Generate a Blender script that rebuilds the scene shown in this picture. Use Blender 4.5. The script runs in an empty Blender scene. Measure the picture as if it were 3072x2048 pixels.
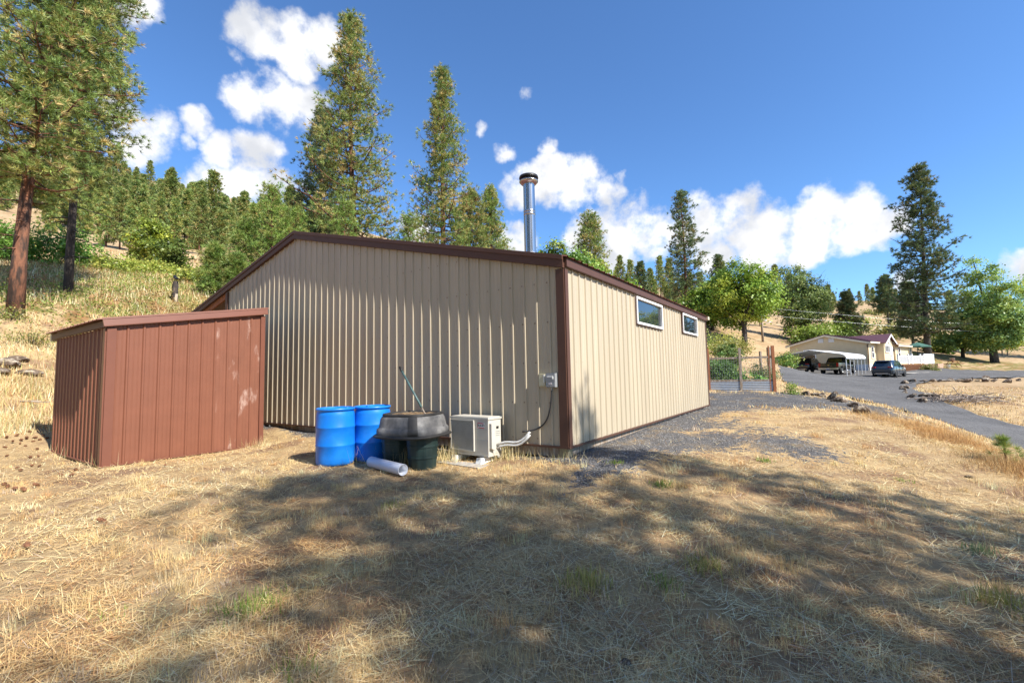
import bpy, math, random
import numpy as np
from mathutils import Vector, Matrix, noise as mnoise

R = math.radians
sc = bpy.context.scene
col = sc.collection
rng = np.random.default_rng(7)
random.seed(7)

# ------------------------------------------------------------------ camera
EYE = np.array([0.0, 0.0, 1.35])
PITCH, ROLL = 0.0733, -0.0202
IW, IH, FPX = 3072.0, 2048.0, 1367.0
cp, sp, cr, sr = math.cos(PITCH), math.sin(PITCH), math.cos(ROLL), math.sin(ROLL)
FWD = np.array([0, cp, sp]); UP0 = np.array([0, -sp, cp]); RT0 = np.array([1.0, 0, 0])
RGT = cr * RT0 + sr * UP0
UPV = -sr * RT0 + cr * UP0
cam = bpy.data.cameras.new('camera')
cam.sensor_width = 36.0
cam.lens = FPX / IW * 36.0
cam.clip_start = 0.05
cam.clip_end = 6000
camo = bpy.data.objects.new('camera', cam)
col.objects.link(camo)
camo.matrix_world = Matrix(((RGT[0], UPV[0], -FWD[0], EYE[0]), (RGT[1], UPV[1], -FWD[1], EYE[1]),
                            (RGT[2], UPV[2], -FWD[2], EYE[2]), (0, 0, 0, 1)))
sc.camera = camo

# ------------------------------------------------------------------ light
SUN_EL = R(43)
SUN_AZ = math.atan2(-0.6315, 0.7755)                 # direction to the sun in the xy plane
SDIR = Vector((math.cos(SUN_AZ) * math.cos(SUN_EL), math.sin(SUN_AZ) * math.cos(SUN_EL), math.sin(SUN_EL)))
sun = bpy.data.lights.new('sun', 'SUN')
sun.energy = 5.0
sun.angle = R(0.53)
sun.color = (1.0, 0.945, 0.85)
suno = bpy.data.objects.new('sun', sun)
col.objects.link(suno)
suno.rotation_euler = (-SDIR).to_track_quat('-Z', 'Y').to_euler()

sc.view_settings.view_transform = 'Standard'
sc.view_settings.look = 'None'
sc.view_settings.exposure = 0.88
sc.view_settings.gamma = 1.0
sc.view_settings.use_curve_mapping = False
sc.render.engine = 'CYCLES'
sc.cycles.use_denoising = True
sc.cycles.use_adaptive_sampling = False
sc.cycles.max_bounces = 6
sc.cycles.diffuse_bounces = 3
sc.cycles.glossy_bounces = 3
sc.cycles.transparent_max_bounces = 6
sc.cycles.caustics_reflective = False
sc.cycles.caustics_refractive = False


def ray(u, v):
    return FWD + (u - IW / 2) / FPX * RGT + (IH / 2 - v) / FPX * UPV


def at(u, v, d):
    r = ray(u, v)
    return EYE + r * (d / r[1])


# ------------------------------------------------------------------ world: sky with fair-weather clouds
world = bpy.data.worlds.new('World')
sc.world = world
world.use_nodes = True
nt = world.node_tree
nt.nodes.clear()
L_ = nt.links.new


def wn(t, **kw):
    n = nt.nodes.new(t)
    for k, v in kw.items():
        setattr(n, k, v)
    return n


def wmath(op, a, b=None, c=None, clamp=False):
    n = wn('ShaderNodeMath', operation=op, use_clamp=clamp)
    for i, x in enumerate((a, b, c)):
        if x is None:
            continue
        if isinstance(x, (int, float)):
            n.inputs[i].default_value = x
        else:
            L_(x, n.inputs[i])
    return n.outputs[0]


out = wn('ShaderNodeOutputWorld')
bg = wn('ShaderNodeBackground')
bg.inputs['Strength'].default_value = 0.09
sky = wn('ShaderNodeTexSky', sky_type='NISHITA')
sky.sun_disc = False
sky.sun_elevation = SUN_EL
sky.sun_rotation = math.pi / 2 - SUN_AZ
sky.altitude = 900
sky.air_density = 1.0
sky.dust_density = 0.25
sky.ozone_density = 2.2
skyc = wn('ShaderNodeMix', data_type='RGBA', blend_type='MULTIPLY')
skyc.inputs['Factor'].default_value = 1.0
L_(sky.outputs[0], skyc.inputs['A'])
skyc.inputs['B'].default_value = (0.80, 1.14, 1.47, 1)
tc = wn('ShaderNodeTexCoord')
nrm = wn('ShaderNodeVectorMath', operation='NORMALIZE')
L_(tc.outputs['Generated'], nrm.inputs[0])
n1 = wn('ShaderNodeTexNoise')
n1.inputs['Scale'].default_value = 13
n1.inputs['Detail'].default_value = 3
n1.inputs['Roughness'].default_value = 0.55
L_(nrm.outputs[0], n1.inputs['Vector'])
wsub = wn('ShaderNodeVectorMath', operation='SUBTRACT')
L_(n1.outputs['Color'], wsub.inputs[0]); wsub.inputs[1].default_value = (0.5, 0.5, 0.5)
wsc = wn('ShaderNodeVectorMath', operation='SCALE')
L_(wsub.outputs[0], wsc.inputs[0]); wsc.inputs['Scale'].default_value = 0.05
wadd = wn('ShaderNodeVectorMath', operation='ADD')
L_(nrm.outputs[0], wadd.inputs[0]); L_(wsc.outputs[0], wadd.inputs[1])
wnrm = wn('ShaderNodeVectorMath', operation='NORMALIZE')
L_(wadd.outputs[0], wnrm.inputs[0])
DIRW = wnrm.outputs[0]
# cloud puffs: (x, y, radius) of a few hundred metres each, seen on a 2352-wide view of the sky
PUFFS = [(600, 80, 62), (672, 106, 72), (742, 104, 62), (690, 160, 40), (566, 222, 52), (632, 228, 70), (704, 244, 60), (300, 4, 60),
         (282, 262, 55), (342, 306, 58), (290, 345, 50), (455, 285, 40), (432, 326, 26), (515, 346, 46), (590, 356, 56),
         (500, 424, 62), (570, 436, 66), (640, 440, 62), (442, 420, 34), (1195, 432, 44), (1262, 412, 52), (1330, 420, 56),
         (1395, 440, 40), (1418, 400, 24), (1178, 566, 44), (960, 525, 40), (1352, 548, 56), (1430, 520, 72), (1510, 530, 64), (1420, 590, 48),
         (1620, 520, 70), (1700, 520, 66), (1770, 526, 60), (1850, 528, 62), (1890, 492, 58), (1960, 500, 64), (2026, 516, 46), (1640, 590, 46), (1750, 575, 52),
         (1855, 580, 38), (540, 132, 28), (1205, 222, 20), (1103, 296, 21), (1162, 346, 27), (1256, 343, 32), (2075, 640, 34),
         (2345, 612, 40)]
field = None
low = None
for (x, y, r) in PUFFS:
    c = ray(x * IW / 2352, y * IW / 2352)
    ln = np.linalg.norm(c)
    c = c / ln
    rad = r * IW / 2352 / FPX / ln * (1.2 if x > 900 else 1.04)
    k = 2.0 / rad ** 2
    dt = wn('ShaderNodeVectorMath', operation='DOT_PRODUCT')
    L_(DIRW, dt.inputs[0])
    dt.inputs[1].default_value = tuple(c * k)
    # parabola 1 - (angle/radius)^2
    f = wmath('ADD', dt.outputs['Value'], (1.0 if r > 35 else 0.5) - k)
    field = f if field is None else wmath('MAXIMUM', field, f)
# the domain warp changes the length of the direction slightly: fine detail comes from the noise below
n2 = wn('ShaderNodeTexNoise')
n2.inputs['Scale'].default_value = 17
n2.inputs['Detail'].default_value = 8
n2.inputs['Roughness'].default_value = 0.6
L_(nrm.outputs[0], n2.inputs['Vector'])
# the rest of the sky, out of view, carries scattered clouds of the same kind
n3 = wn('ShaderNodeTexNoise')
n3.inputs['Scale'].default_value = 3.1
n3.inputs['Detail'].default_value = 5
L_(nrm.outputs[0], n3.inputs['Vector'])
cf = wn('ShaderNodeVectorMath', operation='DOT_PRODUCT')
L_(nrm.outputs[0], cf.inputs[0]); cf.inputs[1].default_value = tuple(FWD)
gate = wn('ShaderNodeMapRange', interpolation_type='SMOOTHSTEP')
L_(cf.outputs['Value'], gate.inputs['Value'])
gate.inputs['From Min'].default_value = 0.62; gate.inputs['From Max'].default_value = 0.45
other = wmath('SUBTRACT', wmath('MULTIPLY', wmath('SUBTRACT', n3.outputs[0], 0.55), 7.0), wmath('SUBTRACT', 3.0, wmath('MULTIPLY', gate.outputs[0], 3.0)))
field = wmath('MAXIMUM', field, other)
field = wmath('MAXIMUM', field, -1.5)
dens = wmath('ADD', field, wmath('MULTIPLY', wmath('SUBTRACT', n2.outputs[0], 0.52), 3.1))
mask = wn('ShaderNodeMapRange', interpolation_type='SMOOTHSTEP')
L_(dens, mask.inputs['Value'])
mask.inputs['From Min'].default_value = -0.12; mask.inputs['From Max'].default_value = 0.9
body = wn('ShaderNodeMapRange', interpolation_type='SMOOTHSTEP')
n4 = wn('ShaderNodeTexNoise')
n4.inputs['Scale'].default_value = 11
n4.inputs['Detail'].default_value = 5
L_(nrm.outputs[0], n4.inputs['Vector'])
L_(n4.outputs[0], body.inputs['Value'])
body.inputs['From Min'].default_value = 0.42; body.inputs['From Max'].default_value = 0.68
ccol = wn('ShaderNodeMix', data_type='RGBA')
L_(body.outputs[0], ccol.inputs['Factor'])
ccol.inputs['A'].default_value = (7.2, 7.2, 7.25, 1)
ccol.inputs['B'].default_value = (4.7, 4.85, 5.2, 1)
mx = wn('ShaderNodeMix', data_type='RGBA')
L_(mask.outputs[0], mx.inputs['Factor'])
L_(skyc.outputs['Result'], mx.inputs['A'])
L_(ccol.outputs['Result'], mx.inputs['B'])
L_(mx.outputs['Result'], bg.inputs['Color'])
L_(bg.outputs[0], out.inputs[0])
world.cycles.sampling_method = 'MANUAL'
world.cycles.sample_map_resolution = 512


# ------------------------------------------------------------------ helpers
def tag(o, label=None, cat=None, group=None, kind=None):
    if label: o['label'] = label
    if cat: o['category'] = cat
    if group: o['group'] = group
    if kind: o['kind'] = kind
    return o


def empty(name, loc=(0, 0, 0), rz=0.0, label=None, cat=None, group=None):
    o = bpy.data.objects.new(name, None)
    o.empty_display_size = 0.2
    col.objects.link(o)
    o.location = Vector([float(c) for c in loc])
    o.rotation_euler = (0, 0, rz)
    return tag(o, label, cat, group)


def link(name, me, parent=None):
    o = bpy.data.objects.new(name, me)
    col.objects.link(o)
    if parent is not None:
        o.parent = parent
    return o


def dup(src, loc=None, rz=None, scale=None, label=None, group=None, parent=None):
    c = src.copy()
    col.objects.link(c)
    if parent is not None:
        c.parent = parent
    else:
        if loc is not None: c.location = Vector([float(q) for q in loc])
        if rz is not None: c.rotation_euler = (0, 0, rz)
        if scale is not None: c.scale = scale if hasattr(scale, '__len__') else (scale,) * 3
        if label: c['label'] = label
        if group: c['group'] = group
    for ch in src.children:
        dup(ch, parent=c)
    return c


class MB:
    """collects shapes for ONE mesh"""
    def __init__(self):
        self.v, self.f, self.sm = [], [], []

    def add(self, vs, fs, smooth=False):
        n = len(self.v)
        self.v.extend([tuple(float(c) for c in p) for p in vs])
        self.f.extend([tuple(i + n for i in f) for f in fs])
        self.sm.extend([smooth] * len(fs))
        return self

    def box(self, c, s, rot=None, taper=1.0):
        hx, hy, hz = s[0] / 2, s[1] / 2, s[2] / 2
        vs = [Vector((x * hx * (taper if z > 0 else 1), y * hy * (taper if z > 0 else 1), z * hz)) for z in (-1, 1) for y in (-1, 1) for x in (-1, 1)]
        if rot is not None:
            vs = [rot @ p for p in vs]
        c = Vector([float(q) for q in c])
        return self.add([p + c for p in vs], [(0, 2, 3, 1), (4, 5, 7, 6), (0, 1, 5, 4), (2, 6, 7, 3), (0, 4, 6, 2), (1, 3, 7, 5)])

    def bar(self, p, q, w, h=None, up=(0, 0, 1)):
        p = Vector([float(c) for c in p]); q = Vector([float(c) for c in q]); h = h or w
        d = q - p
        z = d.normalized()
        u = Vector(up)
        if abs(z.dot(u)) > 0.98: u = Vector((1, 0, 0))
        x = u.cross(z).normalized(); y = z.cross(x)
        m = Matrix((x, y, z)).transposed()
        return self.box((p + q) / 2, (w, h, d.length), m)

    def tube(self, pts, rad, n=8, cap=True, smooth=True, closed=False):
        pts = [Vector([float(c) for c in p]) for p in pts]
        if not hasattr(rad, '__len__'): rad = [rad] * len(pts)
        vs = []
        prev = None
        for i, p in enumerate(pts):
            t = (pts[min(i + 1, len(pts) - 1)] - pts[max(i - 1, 0)]).normalized()
            if prev is None:
                a = Vector((0, 0, 1)) if abs(t.z) < 0.9 else Vector((1, 0, 0))
                x = a.cross(t).normalized()
            else:
                x = (prev - t * prev.dot(t)).normalized()
            prev = x
            y = t.cross(x)
            for k in range(n):
                an = 2 * math.pi * k / n
                vs.append(p + (x * math.cos(an) + y * math.sin(an)) * rad[i])
        fs = []
        for i in range(len(pts) - 1):
            for k in range(n):
                fs.append((i * n + k, i * n + (k + 1) % n, (i + 1) * n + (k + 1) % n, (i + 1) * n + k))
        self.add(vs, fs, smooth)
        if cap:
            m = len(self.v) - len(vs)
            self.f.append(tuple(m + k for k in reversed(range(n)))); self.sm.append(False)
            e = m + (len(pts) - 1) * n
            self.f.append(tuple(e + k for k in range(n))); self.sm.append(False)
        return self

    def lathe(self, prof, n=24, c=(0, 0, 0), smooth=True, mat=None):
        vs, fs = [], []
        for (r, z) in prof:
            for k in range(n):
                an = 2 * math.pi * k / n
                p = Vector((r * math.cos(an), r * math.sin(an), z))
                if mat is not None: p = mat @ p
                vs.append(p + Vector([float(q) for q in c]))
        for i in range(len(prof) - 1):
            for k in range(n):
                fs.append((i * n + k, i * n + (k + 1) % n, (i + 1) * n + (k + 1) % n, (i + 1) * n + k))
        return self.add(vs, fs, smooth)

    def prism(self, poly, axis_pts):
        """poly: list of 3D points; axis_pts: offset vector -> solid between poly and poly+offset"""
        n = len(poly)
        off = Vector(axis_pts)
        a = [Vector([float(c) for c in p]) for p in poly]
        vs = a + [p + off for p in a]
        fs = [tuple(range(n)), tuple(reversed(range(n, 2 * n)))]
        for i in range(n):
            j = (i + 1) % n
            fs.append((j, i, i + n, j + n))
        return self.add(vs, fs)

    def mesh(self, name):
        me = bpy.data.meshes.new(name)
        me.from_pydata(self.v, [], self.f)
        me.polygons.foreach_set('use_smooth', self.sm)
        me.update()
        return me

    def build(self, name, mat, parent=None, loc=None):
        me = self.mesh(name)
        if mat: me.materials.append(mat)
        o = link(name, me, parent)
        if loc is not None: o.location = loc
        return o


def np_mesh(name, V, Fq, mat, colr=None):
    """fast mesh: V (n,3), Fq (m,k) faces of equal size, optional per-vertex colours (n,3)"""
    me = bpy.data.meshes.new(name)
    V = np.ascontiguousarray(V, dtype=np.float32); Fq = np.ascontiguousarray(Fq, dtype=np.int32)
    m, k = Fq.shape
    me.vertices.add(len(V)); me.vertices.foreach_set('co', V.ravel())
    me.loops.add(m * k); me.loops.foreach_set('vertex_index', Fq.ravel())
    me.polygons.add(m); me.polygons.foreach_set('loop_start', np.arange(0, m * k, k, dtype=np.int32))
    me.update(calc_edges=True)
    if colr is not None:
        a = me.color_attributes.new('Col', 'FLOAT_COLOR', 'POINT')
        c = np.ones((len(V), 4), dtype=np.float32); c[:, :3] = colr
        a.data.foreach_set('color', c.ravel())
    if mat: me.materials.append(mat)
    return me


# ------------------------------------------------------------------ materials
MATS = {}


def nodes_of(name):
    m = bpy.data.materials.new(name)
    m.use_nodes = True
    t = m.node_tree
    t.nodes.clear()
    o = t.nodes.new('ShaderNodeOutputMaterial')
    b = t.nodes.new('ShaderNodeBsdfPrincipled')
    t.links.new(b.outputs[0], o.inputs[0])
    return m, t, b, o


def mat(name, c, rough=0.6, metal=0.0, var=0.14, scale=6.0, bump=0.0, bscale=40.0, stretch=(1, 1, 1), c2=None, thr=(0.4, 0.65), ior=1.45, coat=0.0):
    """procedural paint/wood/metal: noise-varied base colour, optional second colour in patches, bump"""
    m, t, b, o = nodes_of(name)
    l = t.links.new
    tcn = t.nodes.new('ShaderNodeTexCoord')
    mp = t.nodes.new('ShaderNodeMapping')
    mp.inputs['Scale'].default_value = stretch
    l(tcn.outputs['Object'], mp.inputs['Vector'])
    n = t.nodes.new('ShaderNodeTexNoise')
    n.inputs['Scale'].default_value = scale; n.inputs['Detail'].default_value = 6; n.inputs['Roughness'].default_value = 0.6
    l(mp.outputs[0], n.inputs['Vector'])
    r = t.nodes.new('ShaderNodeMapRange')
    l(n.outputs[0], r.inputs['Value'])
    r.inputs['From Min'].default_value = 0.3; r.inputs['From Max'].default_value = 0.7
    r.inputs['To Min'].default_value = 1 - var; r.inputs['To Max'].default_value = 1 + var
    mul = t.nodes.new('ShaderNodeVectorMath'); mul.operation = 'SCALE'
    l(r.outputs[0], mul.inputs['Scale'])
    if c2 is not None:
        n2_ = t.nodes.new('ShaderNodeTexNoise')
        n2_.inputs['Scale'].default_value = scale * 0.6; n2_.inputs['Detail'].default_value = 7; n2_.inputs['Roughness'].default_value = 0.65
        l(mp.outputs[0], n2_.inputs['Vector'])
        ra = t.nodes.new('ShaderNodeMapRange'); ra.interpolation_type = 'SMOOTHSTEP'
        l(n2_.outputs[0], ra.inputs['Value'])
        ra.inputs['From Min'].default_value = thr[0]; ra.inputs['From Max'].default_value = thr[1]
        mxx = t.nodes.new('ShaderNodeMix'); mxx.data_type = 'RGBA'
        l(ra.outputs[0], mxx.inputs['Factor'])
        mxx.inputs['A'].default_value = (*c, 1); mxx.inputs['B'].default_value = (*c2, 1)
        l(mxx.outputs['Result'], mul.inputs[0])
    else:
        mul.inputs[0].default_value = c
    l(mul.outputs[0], b.inputs['Base Color'])
    b.inputs['Roughness'].default_value = rough
    b.inputs['Metallic'].default_value = metal
    b.inputs['IOR'].default_value = ior
    if coat: b.inputs['Coat Weight'].default_value = coat; b.inputs['Coat Roughness'].default_value = 0.05
    if bump:
        nb = t.nodes.new('ShaderNodeTexNoise')
        nb.inputs['Scale'].default_value = bscale; nb.inputs['Detail'].default_value = 5
        l(mp.outputs[0], nb.inputs['Vector'])
        bp = t.nodes.new('ShaderNodeBump')
        bp.inputs['Strength'].default_value = bump; bp.inputs['Distance'].default_value = 0.02
        l(nb.outputs[0], bp.inputs['Height'])
        l(bp.outputs[0], b.inputs['Normal'])
    MATS[name] = m
    return m


def leafmat(name, trans=0.3, rough=0.6, gain=1.0):
    """foliage or straw coloured per leaf through the Col attribute"""
    m, t, b, o = nodes_of(name)
    l = t.links.new
    a = t.nodes.new('ShaderNodeAttribute'); a.attribute_name = 'Col'
    oi = t.nodes.new('ShaderNodeObjectInfo')
    hs = t.nodes.new('ShaderNodeHueSaturation')
    mr = t.nodes.new('ShaderNodeMapRange')
    l(oi.outputs['Random'], mr.inputs['Value'])
    mr.inputs['To Min'].default_value = 0.8 * gain; mr.inputs['To Max'].default_value = 1.2 * gain
    l(mr.outputs[0], hs.inputs['Value'])
    l(a.outputs['Color'], hs.inputs['Color'])
    t.nodes.remove(b)
    d = t.nodes.new('ShaderNodeBsdfDiffuse'); tr = t.nodes.new('ShaderNodeBsdfTranslucent')
    l(hs.outputs[0], d.inputs['Color']); l(hs.outputs[0], tr.inputs['Color'])
    ms = t.nodes.new('ShaderNodeMixShader'); ms.inputs[0].default_value = trans
    l(d.outputs[0], ms.inputs[1]); l(tr.outputs[0], ms.inputs[2])
    gl = t.nodes.new('ShaderNodeBsdfGlossy'); gl.inputs['Roughness'].default_value = 0.45; gl.inputs['Color'].default_value = (0.8, 0.8, 0.8, 1)
    m2 = t.nodes.new('ShaderNodeMixShader'); m2.inputs[0].default_value = 0.035
    l(ms.outputs[0], m2.inputs[1]); l(gl.outputs[0], m2.inputs[2])
    l(m2.outputs[0], o.inputs[0])
    return m


M = {}
M['cream'] = mat('cream_steel', (0.425, 0.362, 0.265), 0.40, 0.0, 0.09, 3.0, 0.05, 6.0, (1, 1, 0.12))
M['brown'] = mat('brown_steel', (0.155, 0.062, 0.043), 0.42, 0.0, 0.08, 4.0, 0.04, 6.0)
M['trim'] = mat('brown_trim', (0.085, 0.038, 0.024), 0.55, 0.0, 0.08, 4.0)
M['rust'] = mat('shed_steel', (0.190, 0.073, 0.043), 0.45, 0.0, 0.07, 3.0, 0.05, 5.0)
M['rustworn'] = mat('shed_steel_worn', (0.190, 0.073, 0.043), 0.55, 0.0, 0.1, 2.2, 0.05, 5.0, (2.2, 2.2, 0.9), (0.44, 0.31, 0.26), (0.53, 0.7))
M['shedtrim'] = mat('shed_trim', (0.165, 0.063, 0.040), 0.42, 0.0, 0.07, 3.0)
M['wood'] = mat('weathered_wood', (0.22, 0.16, 0.11), 0.85, 0, 0.3, 6, 0.4, 30, (6, 6, 1), (0.34, 0.30, 0.26))
M['redwood'] = mat('stained_wood', (0.30, 0.11, 0.045), 0.8, 0, 0.3, 8, 0.3, 30, (6, 6, 1))
M['treated'] = mat('treated_post', (0.30, 0.25, 0.15), 0.85, 0, 0.25, 8, 0.3, 30, (6, 6, 1))
M['white'] = mat('white_paint', (0.78, 0.78, 0.76), 0.5, 0, 0.06, 5)
M['vinyl'] = mat('white_vinyl', (0.80, 0.80, 0.79), 0.4, 0, 0.04, 5)
M['glass'] = mat('window_glass', (0.018, 0.022, 0.026), 0.015, 0, 0.02, 2, ior=2.1)
M['dglass'] = mat('dark_glass', (0.012, 0.013, 0.015), 0.04, 0, 0.02, 2, ior=1.6)
M['steel'] = mat('stainless_steel', (0.50, 0.50, 0.50), 0.22, 1.0, 0.06, 5, stretch=(1, 1, 0.2))
M['black'] = mat('black_metal', (0.02, 0.02, 0.021), 0.45, 0.3, 0.2, 9)
M['galv'] = mat('galvanised_steel', (0.50, 0.52, 0.54), 0.38, 0.75, 0.12, 12)
M['greybox'] = mat('grey_enclosure', (0.30, 0.315, 0.33), 0.45, 0.2, 0.06, 8)
M['beige'] = mat('beige_enclosure', (0.52, 0.48, 0.33), 0.5, 0.0, 0.06, 8)
M['blue'] = mat('blue_polyethylene', (0.005, 0.15, 0.57), 0.36, 0, 0.12, 3.5, 0.05, 12, c2=(0.012, 0.19, 0.64))
M['greyplas'] = mat('grey_plastic', (0.085, 0.083, 0.085), 0.6, 0, 0.2, 6, 0.12, 30, c2=(0.19, 0.185, 0.18), thr=(0.42, 0.7))
M['blackplas'] = mat('black_plastic', (0.025, 0.024, 0.024), 0.6, 0, 0.3, 9, 0.1, 30)
M['greenplas'] = mat('dark_green_plastic', (0.014, 0.030, 0.028), 0.5, 0, 0.2, 6, 0.05, 20)
M['compost'] = mat('compost', (0.09, 0.055, 0.03), 0.95, 0, 0.5, 18, 0.8, 40, c2=(0.28, 0.19, 0.10))
M['pvc'] = mat('white_pvc', (0.66, 0.67, 0.72), 0.35, 0, 0.07, 4)
M['acwhite'] = mat('ivory_casing', (0.50, 0.475, 0.42), 0.4, 0, 0.07, 5)
M['foamwhite'] = mat('white_block', (0.74, 0.74, 0.72), 0.75, 0, 0.1, 12, 0.1, 40)
M['conc'] = mat('concrete', (0.36, 0.34, 0.31), 0.9, 0, 0.2, 10, 0.3, 60)
M['cable'] = mat('black_cable', (0.03, 0.03, 0.032), 0.4, 0, 0.1, 5)
M['foil'] = mat('silver_lineset', (0.55, 0.55, 0.54), 0.4, 0.4, 0.15, 20)
M['red'] = mat('red_print', (0.55, 0.03, 0.025), 0.4, 0, 0.03, 5)
M['darkprint'] = mat('dark_print', (0.03, 0.03, 0.035), 0.5, 0, 0.03, 5)
M['handle'] = mat('tool_handle', (0.06, 0.11, 0.11), 0.5, 0, 0.2, 12)
M['bark'] = mat('pine_bark', (0.21, 0.092, 0.052), 0.95, 0, 0.35, 3.0, 1.0, 9, (3.5, 3.5, 0.8), (0.055, 0.035, 0.027), (0.42, 0.60))
M['barkgrey'] = mat('grey_bark', (0.10, 0.085, 0.075), 0.95, 0, 0.35, 4.0, 0.8, 9, (3, 3, 0.8), (0.04, 0.034, 0.03))
M['charred'] = mat('charred_wood', (0.05, 0.04, 0.036), 0.95, 0, 0.4, 5, 0.6, 14, (4, 4, 1), (0.16, 0.12, 0.09), (0.5, 0.66))
M['bleached'] = mat('bleached_wood', (0.45, 0.37, 0.28), 0.9, 0, 0.2, 6, 0.3, 20, (4, 4, 1))
M['raven'] = mat('black_feathers', (0.012, 0.012, 0.014), 0.45, 0, 0.2, 20)
M['rock'] = mat('basalt_rock', (0.13, 0.092, 0.065), 0.92, 0, 0.45, 3, 1.0, 9, c2=(0.40, 0.34, 0.26), thr=(0.5, 0.62))
M['stick'] = mat('dead_branches', (0.20, 0.155, 0.125), 0.9, 0, 0.3, 9, c2=(0.36, 0.31, 0.27))
M['cone'] = mat('pine_cone', (0.17, 0.075, 0.038), 0.9, 0, 0.35, 30, 0.5, 60)
M['siding'] = mat('cream_siding', (0.69, 0.56, 0.35), 0.6, 0, 0.05, 2)
M['housetrim'] = mat('house_trim', (0.74, 0.66, 0.50), 0.55, 0, 0.04, 3)
M['skirt'] = mat('skirting', (0.68, 0.68, 0.68), 0.6, 0, 0.06, 3)
M['roofmetal'] = mat('burgundy_roof', (0.13, 0.06, 0.065), 0.4, 0.1, 0.1, 3)
M['carroof'] = mat('white_roof_steel', (0.76, 0.77, 0.78), 0.4, 0.0, 0.05, 3)
M['cedar'] = mat('deck_wood', (0.27, 0.12, 0.055), 0.8, 0, 0.2, 5, 0.1, 20)
M['planter'] = mat('pink_block', (0.50, 0.30, 0.22), 0.9, 0, 0.15, 6, 0.2, 30)
M['canvas'] = mat('green_canvas', (0.05, 0.13, 0.10), 0.8, 0, 0.1, 5)
M['suvpaint'] = mat('slate_blue_paint', (0.022, 0.037, 0.055), 0.22, 0.3, 0.04, 2, coat=1.0)
M['truckpaint'] = mat('black_paint', (0.012, 0.013, 0.014), 0.25, 0.2, 0.04, 2, coat=1.0)
M['darkpaint'] = mat('charcoal_paint', (0.016, 0.014, 0.014), 0.28, 0.2, 0.04, 2, coat=1.0)
M['chrome'] = mat('chrome', (0.66, 0.66, 0.67), 0.15, 1.0, 0.03, 4)
M['tyre'] = mat('tyre_rubber', (0.018, 0.018, 0.018), 0.85, 0, 0.15, 12)
M['rim'] = mat('alloy_rim', (0.48, 0.49, 0.50), 0.3, 0.8, 0.05, 6)
M['taillight'] = mat('red_lens', (0.42, 0.012, 0.012), 0.15, 0, 0.05, 6)
M['gold'] = mat('gold_emblem', (0.65, 0.42, 0.10), 0.3, 0.8, 0.03, 5)
M['plate'] = mat('licence_plate', (0.62, 0.55, 0.55), 0.5, 0, 0.1, 30)
M['needle'] = leafmat('pine_needles', 0.18, gain=1.12)
M['leaf'] = leafmat('leaves', 0.38, gain=1.4)
M['straw'] = leafmat('dry_straw', 0.15)
M['stone'] = leafmat('gravel_stones', 0.0)

# ------------------------------------------------------------------ places on the ground
BANG = math.atan2(0.82267, 0.56852)
AV = np.array([0.56852, 0.82267]); BV = np.array([-0.82267, 0.56852])
BC = np.array([0.790, 6.740]); BZ = 0.290               # near corner of the barn, bottom of its wall
SP = np.array([-6.816, 7.650])                           # near corner of the shed


def cpx(u, v, d):
    p = at(u, v, d)
    return (p[0], p[1], p[2])


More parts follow.
